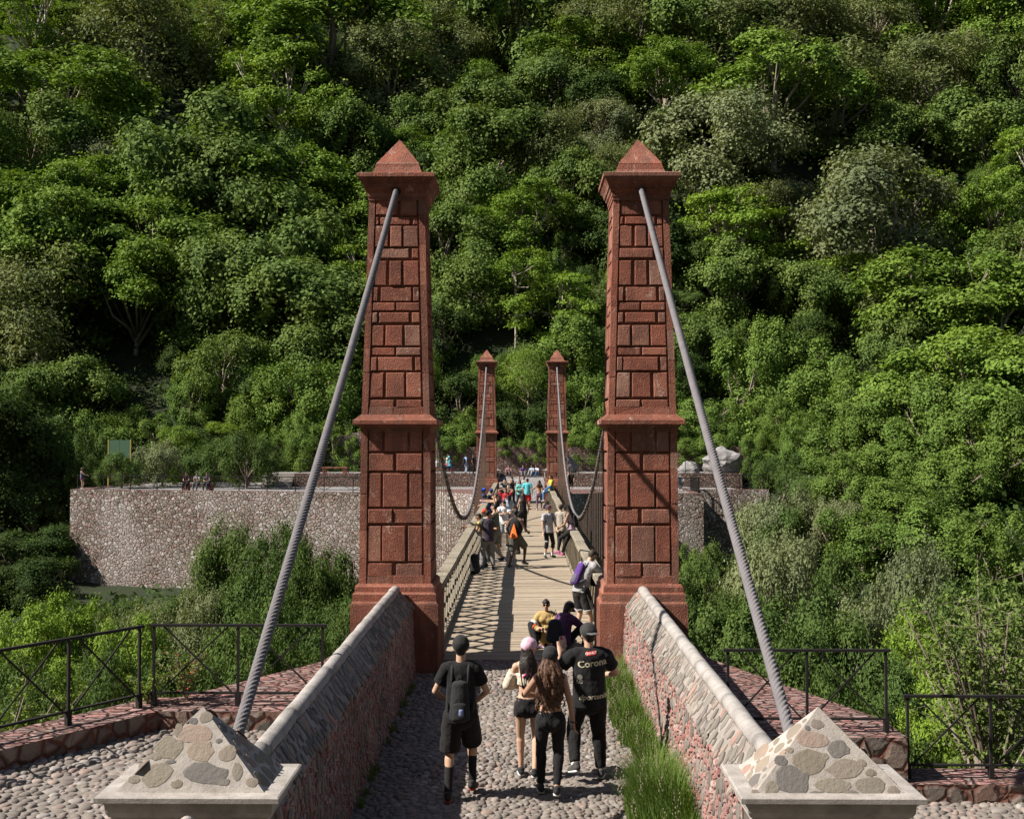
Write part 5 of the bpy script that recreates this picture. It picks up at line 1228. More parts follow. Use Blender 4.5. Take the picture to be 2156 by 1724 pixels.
# ---------------------------------------------------------------- four walkers in front
W_ = (.42, .42, .41)
p, h = stand(zc(372, 1560), zc(0, 283)[1])
m1 = person('man in black cap, tee and shorts walking away with a small black backpack', p, 0, h, 'm', 'light', ('tee', BLACK), ('shorts', (.011, .0095, .009)), ((.025, .022, .022), (.5, .08, .06)), ('short', HAIRB), ((.02, .019, .019), False), lean=2, head=(0, -4),
       hands={'L': (-.13, .20, .98), 'R': (.13, .20, .98)}, poles={'L': (-1, -.35, -.1), 'R': (1, -.35, -.1)}, feet={'L': (-.13, -.10, 0, 4), 'R': (.12, .20, .0, -12, .10)}, detail=3, socks=((.014, .013, .014), .75), build=.93)
backpack(m1, 'small black drawstring backpack worn by the man in black shorts', (.022, .022, .024), .115, .40, .055, .10, vox=.011)
m = Blob(); cpos = m1['C1'] - m1['up'] * .40 - m1['fw'] * .285 + m1['rt'] * .02; m.ball(cpos, (.028, .018, .04)); m.obj('key_charm', plain((.16, .2, .34), .35), [o for o in COL.objects if o.name.startswith('backpack')][0], .008, 1)
p, h = stand(zc(905, 1400), zc(0, 298)[1])
m2 = person('woman in pink cap, cream off shoulder blouse and black hot pants walking away', p, 0, h, 'f', 'light', ('crop', (.62, .54, .42)), ('hotpants', (.012, .010, .012)), ((.02, .02, .022), (.6, .6, .6)), ('long', (.018, .012, .010), .28), ((.75, .46, .58), False, -22), head=(-52, -4),
       hands={'L': (-.04, .22, 1.12), 'R': (.06, .22, 1.10)}, poles={'L': (-1, -.3, -.3), 'R': (1, -.3, -.3)}, feet={'L': (-.09, .14, 0, 6), 'R': (.08, -.10, 0, -4, .12)}, detail=3, socks=None)
m = MB(); i = m2
for s in (-1, 1): m.tube([i['C1'] - i['up'] * .10 - i['fw'] * .112 + i['rt'] * (-s * .07), i['C1'] - i['up'] * .02 - i['fw'] * .112 + i['rt'] * (s * .01), i['C1'] + i['up'] * .07 + i['rt'] * (s * .085) - i['fw'] * .04, i['C1'] + i['rt'] * (s * .09) + i['fw'] * .09], .009, 6)
m.obj('bra_strap', cloth((.75, .04, .30)), m2['t'], True)
p, h = stand(zc(1080, 1545), zc(0, 366)[1])
m3 = person('woman with long curly brown hair, black cap and black leggings walking away', p, 0, h, 'f', 'tan', ('bra', (.6, .03, .16)), ('leggings', (.009, .0085, .010)), ((.02, .02, .024), (.6, .6, .6)), ('curly', (.075, .033, .016), .38), ((.02, .02, .022), False), head=(-6, -3),
       hands={'L': (-.12, .26, 1.12), 'R': (.27, .02, .86)}, poles={'L': (-1, -.5, -.2)}, feet={'L': (-.11, .16, 0, 6), 'R': (.07, -.12, 0, 0, .15)}, detail=3, curl=.8)
m = MB(); m.tube([m3['wr'][1] + Vector((.034 * math.cos(a), .034 * math.sin(a), 0)) for a in np.linspace(0, 6.283, 13)], .006, 6, caps=False); m.obj('bracelet', plain((.02, .02, .02)), m3['t'], True)
p, h = stand(zc(1385, 1420), zc(0, 182)[1])
m4 = person('tall man in black football jersey, backward black cap and black joggers', p, 4, h, 'm', 'light', ('tee', (.008, .008, .009)), ('trousers', (.009, .0085, .009)), ((.06, .055, .055), (.75, .74, .70)), ('short', HAIRB), ((.035, .033, .033), True, 0, (.09, .088, .085)), head=(18, -4),
       hands={'L': (-.30, .30, 1.36), 'R': (.16, .30, 1.10)}, poles={'L': (-.6, -.2, -1), 'R': (1, -.2, -.5)}, feet={'L': (-.16, -.02, 0, 20, .30), 'R': (.15, .12, 0, -14)}, detail=3, socks=((.7, .7, .7), .16), build=1.08, openhand=('L',))

# ---------------------------------------------------------------- sitters and leaner by the near end of the deck
p = foot(zb(380, 1600)); p.z = floor_z(p.y)
s1 = person('seated woman in mustard jacket and round sunglasses facing the camera on the deck', p, 172, 1.66, 'f', 'light', ('jacket', (.40, .28, .11)), ('trousers', (.014, .013, .016)), ((.02, .02, .02), (.5, .5, .5)), ('bun', HAIRB), lean=8, head=(4, 0), pelvis=(0, 0, .13),
       feet={'L': (-.16, .46, 0, 20), 'R': (.16, .42, 0, -20)}, knees={'L': (-.5, .2, 1), 'R': (.5, .2, 1)}, hands={'L': (.02, .36, .40), 'R': (.06, .34, .36)}, poles={'L': (-1, -.2, -.3), 'R': (1, -.2, -.3)}, detail=2, glasses=True)
for s in (1,):
    for q0, q1, c in ((.08, .45, (.72, .72, .74)), (.5, .66, (.03, .06, .42)), (.70, .86, (.62, .10, .03))):
        e0, e1, w0 = s1['SH'][s].lerp(s1['el'][s], .45), s1['el'][s], s1['wr'][s]
        path = [e0, e1, w0]; a = e0.lerp(e1, q0 * 1.5) if q0 < .5 else e1.lerp(w0, (q0 - .5) * 1.2); b_ = e0.lerp(e1, min(1, q1 * 1.5)) if q1 < .5 else e1.lerp(w0, (q1 - .5) * 1.2)
        c_ = Blob(); c_.seg(a, b_, .083, .079, (1, 0, 0), (True, True)); c_.obj('sleeve_band', cloth(c), s1['t'], .0135, 1)
p = foot(zb(600, 1660)); p.z = floor_z(p.y)
s2 = person('seated figure in purple hooded jacket and black cap bending forward, back to camera', p, -32, 1.68, 'f', 'tan', ('jacket', (.105, .045, .125)), ('leggings', (.013, .012, .014)), ((.02, .02, .02), (.4, .4, .4)), ('ponytail', (.03, .022, .016), .05), ((.014, .012, .014), False), lean=24, head=(-12, -30), pelvis=(0, 0, .14),
       feet={'L': (-.10, .62, 0, 10), 'R': (.2, .58, 0, -20)}, knees={'L': (-.2, .3, 1), 'R': (.4, .3, 1)}, hands={'L': (-.05, .44, .42), 'R': (.12, .44, .42)}, poles={'L': (-1, -.2, -.3), 'R': (1, -.1, -.5)}, detail=2)
b = Blob(); b.seg(s2['NB'] - s2['fw'] * .09 + s2['rt'] * -.07, s2['NB'] - s2['fw'] * .09 + s2['rt'] * .07, .045); b.seg(s2['NB'] - s2['fw'] * .10, s2['C1'] - s2['fw'] * .12 - s2['up'] * .05, (.09, .035), (.05, .02)); b.obj('hood', cloth((.12, .052, .14)), s2['t'], .0135, 3)
def slip_bag(label, uv, Y, w, hgt, mat, name='bag', rz=0, parts=True):
    c = at_depth(uv[0], uv[1], Y); t = thing(name, label, 'bag', c, rz); b = Blob(); b.seg((0, 0, -hgt * .25), (0, 0, hgt * .22), (w, w * .55), (w * .72, w * .42)); b.obj('bag_body', mat, t, .014, 3, .014)
    m = MB(); m.tube([(-w * .3, -.02, hgt * .40), (0, -.03, hgt * .62), (w * .3, -.02, hgt * .40)], .010, 6); m.obj('grab_loop', cloth((.03, .03, .03)), t, True); return t
t_ = NT('quilted_navy'); c_ = t_.mix(t_.ramp(t_.add('ShaderNodeTexWave', i_Vector=t_.coords((1, 1, 1), (0, R(40), 0)), i_Scale=9.0).outputs['Fac'], [(.0, 1), (.12, 0)]), (.012, .018, .032), (.05, .07, .10)); QUILT = t_.out(c_, .6)
t_ = NT('floral_print'); v_ = t_.add('ShaderNodeTexVoronoi', i_Vector=t_.coords(), i_Scale=26.0); r_ = t_.add('ShaderNodeSeparateColor', i_0=v_.outputs['Color']).outputs[0]
c_ = t_.ramp(r_, [(0, (.62, .58, .52)), (.45, (.62, .58, .52)), (.46, (.45, .05, .12)), (.68, (.5, .10, .18)), (.69, (.06, .08, .06)), (.85, (.1, .12, .09)), (.86, (.6, .5, .45))], 'CONSTANT'); FLORAL = t_.out(c_, .8)
slip_bag('navy quilted bag between the two seated people on the deck', zb(505, 1385), s2['t'].location.y - .38, .175, .60, QUILT, rz=.1)
slip_bag('small floral print bag on the back of the purple jacket', zb(612, 1550), s2['t'].location.y - .52, .085, .34, FLORAL, rz=-.2)
p = foot(zb(905, 1470)); p.z = floor_z(p.y)
q = at_depth(*zb(885, 800), p.y)
le = person('man in grey sweater and black striped shorts leaning over the right railing', p, -52, 1.80, 'm', 'light', ('long', (.33, .32, .325)), ('shorts', (.014, .013, .014)), ((.03, .03, .03), (.5, .5, .5)), ('short', (.045, .028, .018)), lean=30, head=(-6, -24), pelvis=(0, -.05, .93),
       feet={'L': (-.12, -.06, 0, 6), 'R': (.12, .12, 0, -8)}, hands={'L': (-.10, .58, 1.16), 'R': (.10, .55, 1.14)}, poles={'L': (-1, -.1, -.6), 'R': (1, -.1, -.6)}, detail=2, build=1.05)
for s in (1,):
    for j in range(3):
        m = MB(); a = le['hip'][s]; k2 = a.lerp(le['kn'][s], .92); o_ = Vector((.112, -.03 + j * .026, 0)); m.bar(a + o_ + Vector((-.006, 0, -.02)), k2 + o_ - Vector((.002, 0, 0)), .010, .010, (1, 0, 0)); m.obj('side_stripe', cloth((.6, .6, .6)), le['t'])
m = Blob()
for s in (-1, 1): m = Blob(); k2 = le['hip'][s].lerp(le['kn'][s], .93); k3 = le['hip'][s].lerp(le['kn'][s], .88); m.seg(k3, k2 + (k2 - k3) * .15, .118, .119, (1, 0, 0), (True, True)); m.obj('hem_band', cloth((.6, .6, .6)), le['t'], .0135, 1)
backpack(le, 'slim purple backpack worn by the man leaning over the right railing', (.095, .038, .21), .105, .44, .045, .02, (.10, .09, .13))
slip_bag('black jacket bundle hanging at the leaning man\'s right side', zb(1085, 640), p.y + .05, .12, .42, cloth(BLACK), 'jacket_bundle')

# ---------------------------------------------------------------- crowd on the bridge
G_ = 'visitors on and beyond the bridge'
def crowd(label, ft, hy, heading, **kw):
    p, h = stand(za(*ft), za(0, hy)[1]); h = min(1.95, max(1.45, h)); return person(label, p, heading, h, group=G_, **kw)
def crowdh(label, hd, h, heading, dx=0, zf=floor_z, **kw):
    p = by_head(za(*hd), h, zf); p.x += dx; return person(label, p, heading, h, group=G_, **kw)
fold_ = lambda c: c
a1 = crowd('man in dark purple vest with olive sleeves and grey joggers, back turned', (862, 1402), 705, 12, skin='tan', top=('tee', (.05, .036, .052), (.11, .115, .075)), bottom=('trousers', (.20, .195, .19)), shoes=((.03, .05, .09), (.3, .35, .4)), lean=4, head=(-50, -6), hands={'R': (.20, .34, 1.16), 'L': (-.12, .30, 1.02)}, feet={'L': (-.17, .03, 0, 14), 'R': (.15, -.04, 0, -20)}, detail=2)
p = Vector((-1.16, 34.7, floor_z(34.7)))
person('man in yellow and red tee stretching one arm out over the left railing', p, 86, 1.73, skin='tan', top=('tee', (.50, .36, .08), (.55, .42, .14)), bottom=('jeans', (.045, .07, .10)), lean=24, head=(4, -6), hands={'R': (.08, .80, 1.22), 'L': (-.25, .45, 1.14)}, poles={'R': (.4, 0, -1)}, group=G_, detail=2)
p = Vector((-1.12, 36.4, floor_z(36.4)))
person('man with a red headband and sunglasses at the left railing', p, 100, 1.72, skin='tan', top=('tee', (.34, .31, .27)), bottom=('trousers', (.1, .1, .1)), lean=12, head=(35, -10), glasses=True, cap=((.55, .06, .02), True), group=G_)
a4 = crowd('man in olive tank top and khaki shorts raising one arm by the left railing', (955, 1300), 632, 66, skin='light', top=('tank', (.125, .13, .085)), bottom=('shorts', (.20, .185, .15)), shoes=((.035, .04, .06), (.45, .45, .45)), hands={'R': (.30, .22, 1.86), 'L': (-.2, .4, 1.1)}, poles={'R': (1, .3, -.3)}, lean=6, head=(10, 0), feet={'L': (-.1, .16, 0, 6), 'R': (.12, -.14, 0, -8)}, detail=2)
crowdh('man in black tank top and pale jeans reaching both arms to the left railing', (978, 512), 1.80, 80, skin='light', hair=('shaved', (.05, .035, .028)), top=('tank', BLACK), bottom=('jeans', (.30, .36, .43)), lean=10, hands={'L': (-.15, .62, 1.42), 'R': (.15, .66, 1.44)}, poles={'L': (-.5, 0, -1), 'R': (1, 0, .2)}, detail=1)
crowdh('person in bright blue cap and blue tee at the left railing', (836, 460), 1.70, 100, top=('tee', (.03, .08, .42)), bottom=('shorts', (.05, .05, .06)), cap=((.02, .09, .55), False), lean=10)
crowdh('person in dark blue cap and navy tee at the left railing', (900, 468), 1.74, 40, top=('tee', (.02, .022, .035)), bottom=('trousers', (.06, .06, .07)), cap=((.02, .04, .16), False), head=(-40, 0))
crowdh('person in black cap crouched over the left railing', (848, 525), 1.64, 95, dx=.1, top=('tee', (.03, .05, .2)), bottom=('trousers', (.05, .05, .06)), cap=(BLACK, False), lean=22, hands={'L': (-.2, .6, 1.15), 'R': (.2, .6, 1.15)})
crowd('man in white tee and grey patterned shorts looking down at his phone', (1045, 1140), 590, 188, skin='light', top=('tee', (.70, .69, .70)), bottom=('shorts', (.36, .355, .36)), shoes=((.02, .025, .05), (.4, .4, .4)), head=(0, -26), hands={'L': (-.02, .36, 1.26), 'R': (.06, .36, 1.24)}, poles={'L': (-1, -.2, -.6), 'R': (1, -.2, -.6)}, feet={'L': (-.12, .05, 0, 10), 'R': (.12, 0, 0, -10)}, detail=2)
a10 = crowd('man in black tank top and olive shorts striding right with an orange drawstring bag', (1185, 1380), 690, -38, skin='dark', hair=('shaved', (.012, .009, .008)), top=('tank', (.014, .013, .014)), bottom=('shorts', (.10, .10, .08)), shoes=((.05, .05, .04), (.35, .34, .3)), head=(38, 0), hands={'L': (-.30, .10, .92), 'R': (.2, .3, 1.05)}, feet={'L': (-.16, -.10, 0, 20), 'R': (.12, .24, .02, -30, .2)}, knees={'L': (-.1, 1, 0), 'R': (.1, 1, 0)}, build=1.1, detail=2)
t = on_person(a10, 'drawstring_bag', 'bright orange drawstring bag with a white tick on the striding man\'s back', 'bag')
i = a10; b = Blob(); top_ = i['C1'] - i['up'] * .10 - i['fw'] * .15 + i['rt'] * .05; bot_ = i['C1'] - i['up'] * .46 - i['fw'] * .19 + i['rt'] * .07
b.seg(top_, bot_, (.02, .02), (.15, .055), i['rt']); b.obj('bag_body', cloth((.85, .16, .02)), t, .014, 3, .012)
m = MB(); c0 = top_.lerp(bot_, .84) - i['fw'] * .068
m.bar(c0 + i['rt'] * -.05 + i['up'] * .012, c0 + i['rt'] * -.02 - i['up'] * .015, .012, .018, i['fw']); m.bar(c0 + i['rt'] * -.025 - i['up'] * .016, c0 + i['rt'] * .07 + i['up'] * .025, .012, .014, i['fw']); m.obj('tick_mark', cloth((.8, .8, .8)), t)
for s in (-1, 1): m = MB(); m.tube([top_, i['C1'] + i['up'] * .06 + i['rt'] * (s * .11) - i['fw'] * .05, i['C1'] + i['rt'] * (s * .12) + i['fw'] * .12, bot_ + i['rt'] * (s * .13) + i['fw'] * .05], .006, 5); m.obj('strap', cloth((.02, .02, .02)), t)
crowd('man in black tee and black trousers leaning left in the middle of the bridge', (1215, 1222), 652, 118, skin='light', hair=('short', HAIRB), top=('tee', (.016, .016, .018)), bottom=('trousers', (.015, .014, .016)), lean=14, head=(-8, -12), hands={'L': (-.05, .46, 1.16), 'R': (.1, .40, 1.08)}, feet={'L': (-.12, .06, 0, 10), 'R': (.12, -.06, 0, -10)}, detail=2)
crowd('woman with brown hair in a long black strapped dress, back turned', (1268, 972), 512, 10, sex='f', skin='tan', hair=('long', (.04, .02, .012), .12), top=('tank', (.014, .013, .014)), bottom=('trousers', (.014, .013, .014)), head=(20, 0))
crowdh('woman with dark ponytail in pale denim shirt, back turned', (1100, 532), 1.62, 5, sex='f', skin='light', hair=('ponytail', HAIRB, .22), top=('tee', (.36, .42, .50)), bottom=('jeans', (.1, .14, .2)))
a14 = crowdh('man in red and white striped jersey with both hands on his head', (1066, 456), 1.74, 176, skin='tan', top=('tee', (.42, .02, .03)), bottom=('shorts', (.03, .04, .12)), hands={'L': (-.09, -.02, 1.70), 'R': (.09, -.02, 1.70)}, poles={'L': (-1, .1, .1), 'R': (1, .1, .1)})
for s in (-1, 0, 1): m = MB(); c0 = a14['C1'] - a14['up'] * .1; m.bar(c0 + a14['rt'] * (s * .07) + a14['fw'] * .128, c0 + a14['rt'] * (s * .07) + a14['fw'] * .128 - a14['up'] * .26, .03, .016, (0, 1, 0)); m.obj('jersey_stripe', cloth((.7, .68, .68)), a14['t'])
crowdh('woman in black and white striped tee holding a phone up to her face', (1055, 350), 1.60, 180, sex='f', skin='light', hair=('bun', HAIRB), top=('tee', (.10, .10, .10)), bottom=('jeans', (.05, .07, .1)), hands={'L': (-.05, .24, 1.56), 'R': (.05, .24, 1.56)}, poles={'L': (-1, 0, -.5), 'R': (1, 0, -.5)})
crowdh('woman in plain black tank top and dark trousers facing the camera', (1140, 335), 1.66, 178, sex='f', skin='light', hair=('ponytail', HAIRB, .2), top=('tank', BLACK), bottom=('trousers', (.02, .02, .02)))
crowdh('woman in black vest and sunglasses beyond the far towers', (1138, 236), 1.68, 180, sex='f', skin='light', hair=('bun', HAIRB), top=('tank', BLACK), bottom=('jeans', (.04, .05, .07)), glasses=True)
crowdh('man in grey tee walking in beyond the far towers', (1220, 228), 1.74, 180, skin='light', hair=('short', (.06, .04, .03)), top=('tee', (.34, .34, .37)), bottom=('shorts', (.1, .1, .12)))
crowdh('woman in teal shirt with arms folded facing the camera', (1226, 362), 1.62, 172, sex='f', skin='light', hair=('long', HAIRB, .16), top=('long', (.13, .36, .34)), bottom=('jeans', (.03, .045, .07)), hands={'L': (.06, .22, 1.14), 'R': (-.04, .24, 1.10)}, poles={'L': (-1, 0, -.6), 'R': (1, 0, -.6)})
crowd('man in turquoise tee and red shorts with red shoes, back turned', (1318, 712), 345, -6, skin='tan', top=('tee', (.10, .50, .58)), bottom=('shorts', (.55, .02, .03)), shoes=((.5, .02, .04), (.5, .1, .1)), feet={'L': (-.1, .1, 0, 5), 'R': (.1, -.04, 0, -35)})
crowdh('man in grey tee half hidden behind the turquoise tee', (1277, 314), 1.76, 150, skin='light', top=('tee', (.3, .29, .28)), bottom=('trousers', (.08, .08, .08)))
crowd('woman in orange sports top and purple leggings holding a phone', (1455, 718), 365, -4, sex='f', skin='tan', hair=('curly', (.05, .022, .014), .12), top=('bra', (.80, .20, .05)), bottom=('leggings', (.13, .075, .12)), shoes=((.5, .25, .3), (.6, .5, .5)), hands={'L': (-.28, .22, 1.22), 'R': (.1, .3, 1.18)}, feet={'L': (-.13, -.06, 0, 10), 'R': (.12, .06, 0, -10)})
a24 = crowd('man in maroon cap, grey tee, black capri pants and white socks', (1560, 1262), 655, -150, skin='light', hair=('short', (.05, .03, .02)), top=('tee', (.40, .385, .41)), bottom=('capri', (.013, .012, .015)), shoes=((.03, .03, .03), (.2, .2, .2)), cap=((.10, .05, .07), False), head=(22, 0), socks=((.7, .7, .7), .2), hands={'L': (-.17, .26, .96), 'R': (.25, .06, .86)}, feet={'L': (-.13, .02, 0, 20), 'R': (.13, 0, 0, -20)}, detail=2)
backpack(a24, 'dark blue backpack on the man in the maroon cap', (.03, .03, .07), .15, .42, .06, .02)
for j in range(2): c_ = Blob(); a = a24['hip'][1].lerp(a24['kn'][1], .84 + j * .09); c_.seg(a, a.lerp(a24['kn'][1], .35), .082, .081, (1, 0, 0), (True, True)); c_.obj('leg_band', cloth((.65, .65, .65)), a24['t'], .0135, 1)
crowd('person in beige sweater and black leggings standing behind the girl on the railing', (1705, 1235), 640, -25, sex='f', skin='light', hair=('short', (.05, .03, .02)), top=('long', (.36, .31, .26)), bottom=('leggings', (.014, .013, .014)), shoes=((.05, .05, .055), (.6, .6, .6)), hands={'L': (-.05, .3, 1.15)}, detail=2)
# two sit on the right railing
def on_rail(uv, zs): d = ray(*uv); Y = 1.5 * d.y / d.x if d.x else 40; return Vector((1.50, Y, 0))
Yr = 33.2; base = Vector((1.44, Yr, floor_z(Yr)))
a26 = person('girl in lilac tank top, black cap and pink shoes sitting on the right railing', base, 62, 1.64, 'f', 'tan', ('tank', (.50, .36, .44)), ('leggings', (.013, .012, .014)), ((.40, .12, .22), (.45, .2, .3)), ('long', HAIRB, .12), (BLACK, False), lean=10, head=(12, -32), pelvis=(0, 0, 1.37), feet={'L': (-.10, .42, .60, 10), 'R': (.12, .40, .52, -6)}, hands={'R': (.26, -.16, 1.29), 'L': (-.12, .34, 1.45)}, poles={'R': (.6, -1, 0)}, group=G_, detail=2)
backpack(a26, 'black backpack on the girl sitting on the right railing', BLACK, .13, .36, .05, .02)
Yr = 57.5; base = Vector((1.46, Yr, floor_z(Yr)))
person('long haired woman in yellow shirt and blue jeans sitting cross legged on the right railing', base, 112, 1.66, 'f', 'light', ('jacket', (.55, .40, .06)), ('jeans', (.05, .16, .34)), ((.6, .6, .6), (.7, .7, .7)), ('long', HAIRB, .36), pelvis=(0, 0, 1.37), lean=4, head=(20, 0), feet={'L': (-.16, .50, 1.25, 60), 'R': (.05, .42, .73, 0)}, knees={'L': (-.8, .8, .6), 'R': (.2, 1, .2)}, hands={'R': (.5, -.2, 1.69), 'L': (-.1, .32, 1.43)}, group=G_)
# bags on the planks
def floor_bag(label, ft, w, hgt):
    p = foot(za(*ft)); t = thing('backpack', label, 'backpack', p, .4); b = Blob(); b.seg((0, 0, .10), (.02, .04, hgt - .09), (w, .12), (w * .62, .08)); b.obj('bag_body', cloth((.018, .018, .02)), t, .016, 3, .02)
    b = Blob(); b.seg((-.01, -.10, .09), (0, -.09, hgt * .45), (w * .75, .06), (w * .6, .04)); b.obj('bag_pocket', cloth((.024, .024, .026)), t, .016, 2, .012)
    b = Blob(); b.seg((-w * .9, .0, .07), (-w * 1.5, -.04, .05), (.09, .07), (.06, .05)); b.seg((-w * 1.2, 0, .2), (-w * .7, 0, .24), .03, .03); b.seg((-w * 1.2, 0, .2), (-w * 1.5, 0, .06), .03, .03); b.obj('bag_flap', cloth((.02, .02, .022)), t, .016, 2, .012)
    m = MB(); m.tube([(-.03, .03, hgt - .02), (0, .03, hgt + .05), (.03, .03, hgt - .02)], .009, 6); m.obj('grab_loop', cloth((.02, .02, .02)), t)
floor_bag('slumped black backpack left on the planks by the left railing', (705, 1450), .20, .60)
floor_bag('black bag leaning on the right railing near the far end', (1545, 700), .15, .46)

# ---------------------------------------------------------------- far plaza and terrace
fz = lambda z: (lambda y: z)
def far(label, ft, hy, heading, z, **kw):
    p, h = stand(za(*ft), za(0, hy)[1], fz(z)); return person(label, p, heading, min(1.85, max(1.5, h)), group=G_, detail=kw.pop('detail', 0), **kw)
far('person in black skull print tee standing by the far right tower', (1822, 512), 262, 150, 0, top=('tee', BLACK), bottom=('shorts', BLACK), skin='light')
far('person with bare arms in black vest just left of the skull print tee', (1795, 512), 285, 60, 0, sex='f', top=('tank', BLACK), bottom=('shorts', BLACK), skin='light')
q = far('man in pale blue shirt with a black backpack standing on the far terrace', (604, 298), 108, -60, TZ, top=('tee', (.22, .33, .55)), bottom=('jeans', (.30, .34, .42)), skin='tan')
backpack(q, 'black backpack on the man in pale blue on the far terrace', BLACK, .16, .46, .07, .0, vox=.03)
far('man all in black standing on the far terrace beside the left tower', (690, 298), 78, -100, TZ, top=('tee', BLACK), bottom=('trousers', BLACK), skin='tan')
far('person in red tee by the foot of the small far left tower', (975, 300), 122, 90, .5, top=('tee', (.62, .05, .03)), bottom=('trousers', (.1, .1, .1)), skin='light')
def seated(label, hd, Y, z, seat, heading, h=1.7, **kw):
    p = at_depth(*za(*hd), Y); return person(label, (p.x, Y, z), heading, h, group=G_, detail=0, pelvis=(0, 0, seat + .1), feet={'L': (-.12, .46 + .1 * (seat < .2), 0, 4), 'R': (.12, .46 + .1 * (seat < .2), 0, -4)}, knees={'L': (-.2, .5, 1), 'R': (.2, .5, 1)}, hands={'L': (-.1, .38, seat + .35), 'R': (.1, .38, seat + .35)}, lean=12, **kw)
seated('seated person in grey tee leaning forward on the far terrace bench', (268, 155), 86.5, TZ, .46, -70, top=('tee', (.4, .4, .42)), bottom=('jeans', (.1, .1, .12)))
seated('seated woman in white top next to the turquoise capped person', (388, 118), 87.2, TZ, .62, -110, sex='f', top=('tee', (.55, .5, .48)), bottom=('leggings', (.5, .1, .15)), hair=('long', (.05, .03, .02), .2))
seated('seated person in turquoise tee and cap on the far terrace bench', (428, 135), 86.3, TZ, .46, 110, top=('tee', (.06, .38, .52)), bottom=('jeans', (.03, .07, .16)), cap=((.2, .55, .65), False))
GZ = .56
seated('person in mauve tee sitting by the shaded wall behind the bridge', (1104, 245), 91.2, GZ, .1, 170, top=('tee', (.32, .17, .17)), bottom=('trousers', (.08, .06, .06)))
seated('person in purple tee sitting by the shaded wall behind the bridge', (1266, 238), 91.2, GZ, .1, 185, top=('tee', (.10, .06, .18)), bottom=('trousers', (.15, .15, .17)))
seated('woman in pale blue tee sitting third along the shaded wall', (1376, 222), 91.0, GZ, .1, 150, sex='f', top=('tee', (.36, .42, .5)), bottom=('jeans', (.25, .26, .28)), hair=('long', HAIRB, .2))
seated('woman in white tee and blue jeans sitting rightmost along the shaded wall', (1428, 216), 91.0, GZ, .1, 150, sex='f', top=('tee', (.55, .56, .6)), bottom=('jeans', (.05, .12, .25)), hair=('long', HAIRB, .2))
def z3(x, y): return ((200 + .55659 * x) / 1.7811, (1550 + .55659 * y) / 1.7811)
pp, hh = stand(z3(192, 512), z3(0, 362)[1], fz(.06))
person('woman in purple shorts alone at the end of the far left railing', (pp.x, pp.y, .06), -100, min(1.7, hh), 'f', 'light', ('tank', (.12, .13, .2)), ('hotpants', (.22, .03, .18)), ((.4, .4, .4), (.5, .5, .5)), ('long', (.05, .03, .02), .12), hands={'L': (-.1, .5, 1.08), 'R': (.1, .5, 1.05)}, poles={'L': (-1, 0, -.5), 'R': (1, 0, -.5)}, group=G_, detail=0)
bx, by = -22.9, 78.75; ca, sa = math.cos(R(-11)), math.sin(R(-11))
for dx, lab, tc, bc in ((-.85, 'leftmost of three people on the far brick bench, in black', (.03, .015, .018), (.02, .02, .02)), (-.05, 'middle of three people on the far brick bench, in grey', (.3, .29, .28), (.12, .12, .13)), (.72, 'rightmost of three people on the far brick bench, in dark clothes', (.10, .08, .1), (.05, .055, .07))):
    person(lab, (bx + ca * dx, by + sa * dx - .05, .0), 168, 1.72, 'm', 'light', ('tee', tc), ('trousers', bc), ((.05, .05, .05), (.3, .3, .3)), ('short', HAIRB), pelvis=(0, 0, .56), feet={'L': (-.14, .46, 0, 6), 'R': (.14, .46, 0, -6)}, hands={'L': (-.08, .4, .72), 'R': (.08, .4, .72)}, lean=16, head=(0, -12), group=G_, detail=0)
settle()

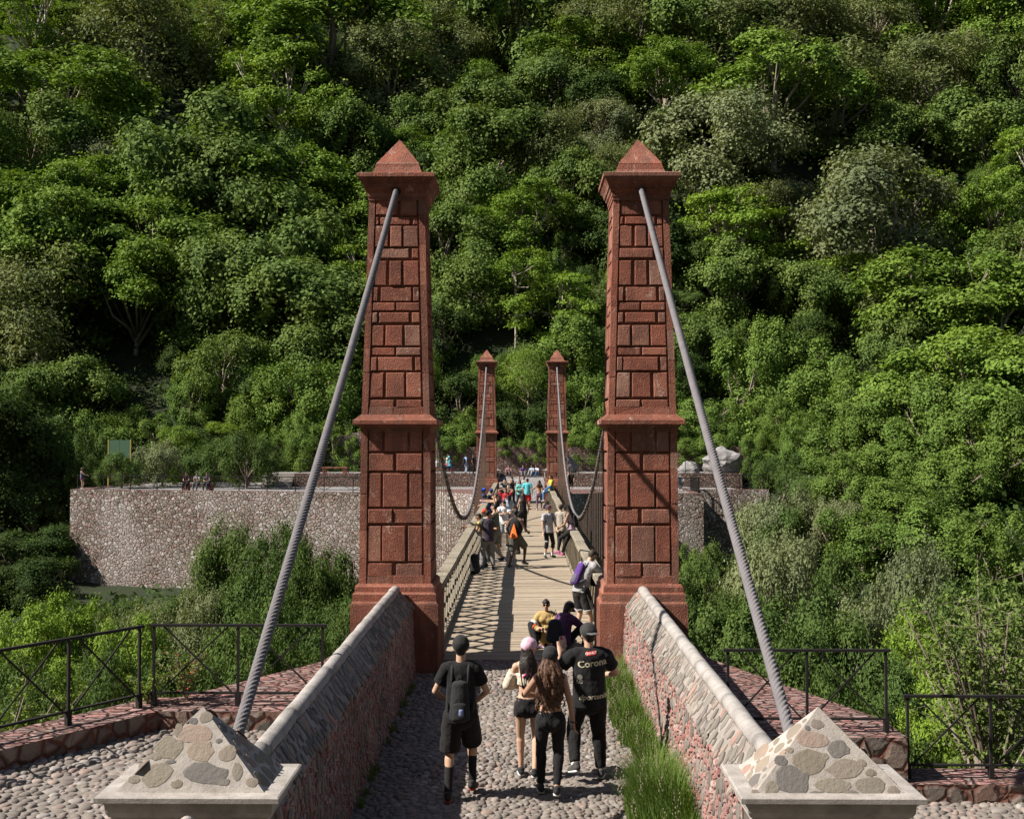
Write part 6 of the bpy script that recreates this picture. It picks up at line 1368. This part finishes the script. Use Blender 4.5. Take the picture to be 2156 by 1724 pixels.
# ---------------------------------------------------------------- printing on the jersey, laid on the cloth itself
def print_on(i, text, size, up_off, x_off, col, slant=0.0, roll=0.0, font_bold=1.0, name='jersey_print', mesh=None):
    shirt = [c for c in i['t'].children if c.name.startswith('shirt')][0]
    bvh = BVHTree.FromPolygons([v.co for v in shirt.data.vertices], [tuple(p.vertices) for p in shirt.data.polygons])
    if mesh is None:
        cu = bpy.data.curves.new('print', 'FONT'); cu.body = text; cu.size = size; cu.align_x = 'CENTER'; cu.shear = slant; cu.offset = size * .012 * font_bold; cu.resolution_u = 3
        tmp = bpy.data.objects.new('tmp', cu); COL.objects.link(tmp); dg = bpy.context.evaluated_depsgraph_get(); me = bpy.data.meshes.new_from_object(tmp.evaluated_get(dg)); bpy.data.objects.remove(tmp)
        V = [(v.co.x, v.co.y) for v in me.vertices]; F = [tuple(p.vertices) for p in me.polygons]
    else: V, F = mesh
    W1, up, rt, fw = i['W1'], i['up'], i['rt'], i['fw']; out = []
    cr, sr = math.cos(roll), math.sin(roll)
    for x, y in V:
        x, y = x * cr - y * sr, x * sr + y * cr
        o = W1 + up * (up_off + y) + rt * (x_off + x) - fw * .6; loc, nrm, idx, dist = bvh.ray_cast(o, fw)
        out.append(loc + nrm * .004 if loc is not None else W1 + up * (up_off + y) + rt * (x_off + x) - fw * .12)
    me2 = bpy.data.meshes.new(name); me2.from_pydata([tuple(v) for v in out], [], F); me2.materials.append(cloth(col, .6, .05)); o2 = link(name, me2, shirt); return o2
GOLD = (.55, .50, .36)
print_on(m4, 'Corona', .105, .115, .03, GOLD, 0, .10, 2.0)
rc = ([(-.055, -.022), (.055, -.022), (.055, .022), (-.055, .022)], [(0, 1, 2, 3)])
n_ = 12; gv = [(-.055 + .11 * a / n_, -.020 + .04 * b_) for b_ in (0, 1) for a in range(n_ + 1)]; gf = [(a, a + 1, n_ + 2 + a, n_ + 1 + a) for a in range(n_)]
print_on(m4, '', 0, .255, .01, (.62, .03, .02), 0, .12, name='red_tag', mesh=(gv, gf))
def lift(o, d):
    for v in o.data.vertices: v.co = v.co - m4['fw'] * d
lift(print_on(m4, 'CHARLY', .034, .245, .01, (.75, .72, .7), .15, .12, 1.0), .003)
print_on(m4, 'dportenis', .082, -.245, .03, GOLD, .25, .06, 1.6)
print_on(m4, 'LG', .055, -.075, -.115, (.20, .19, .16), 0, 0, 1.2)
n_ = 18; gv = [(0, 0)] + [(.028 * math.cos(6.283 * a / n_), .028 * math.sin(6.283 * a / n_)) for a in range(n_)]; gf = [(0, 1 + a, 1 + (a + 1) % n_) for a in range(n_)]
print_on(m4, '', 0, -.005, -.115, (.16, .15, .13), name='round_emblem', mesh=(gv, gf))
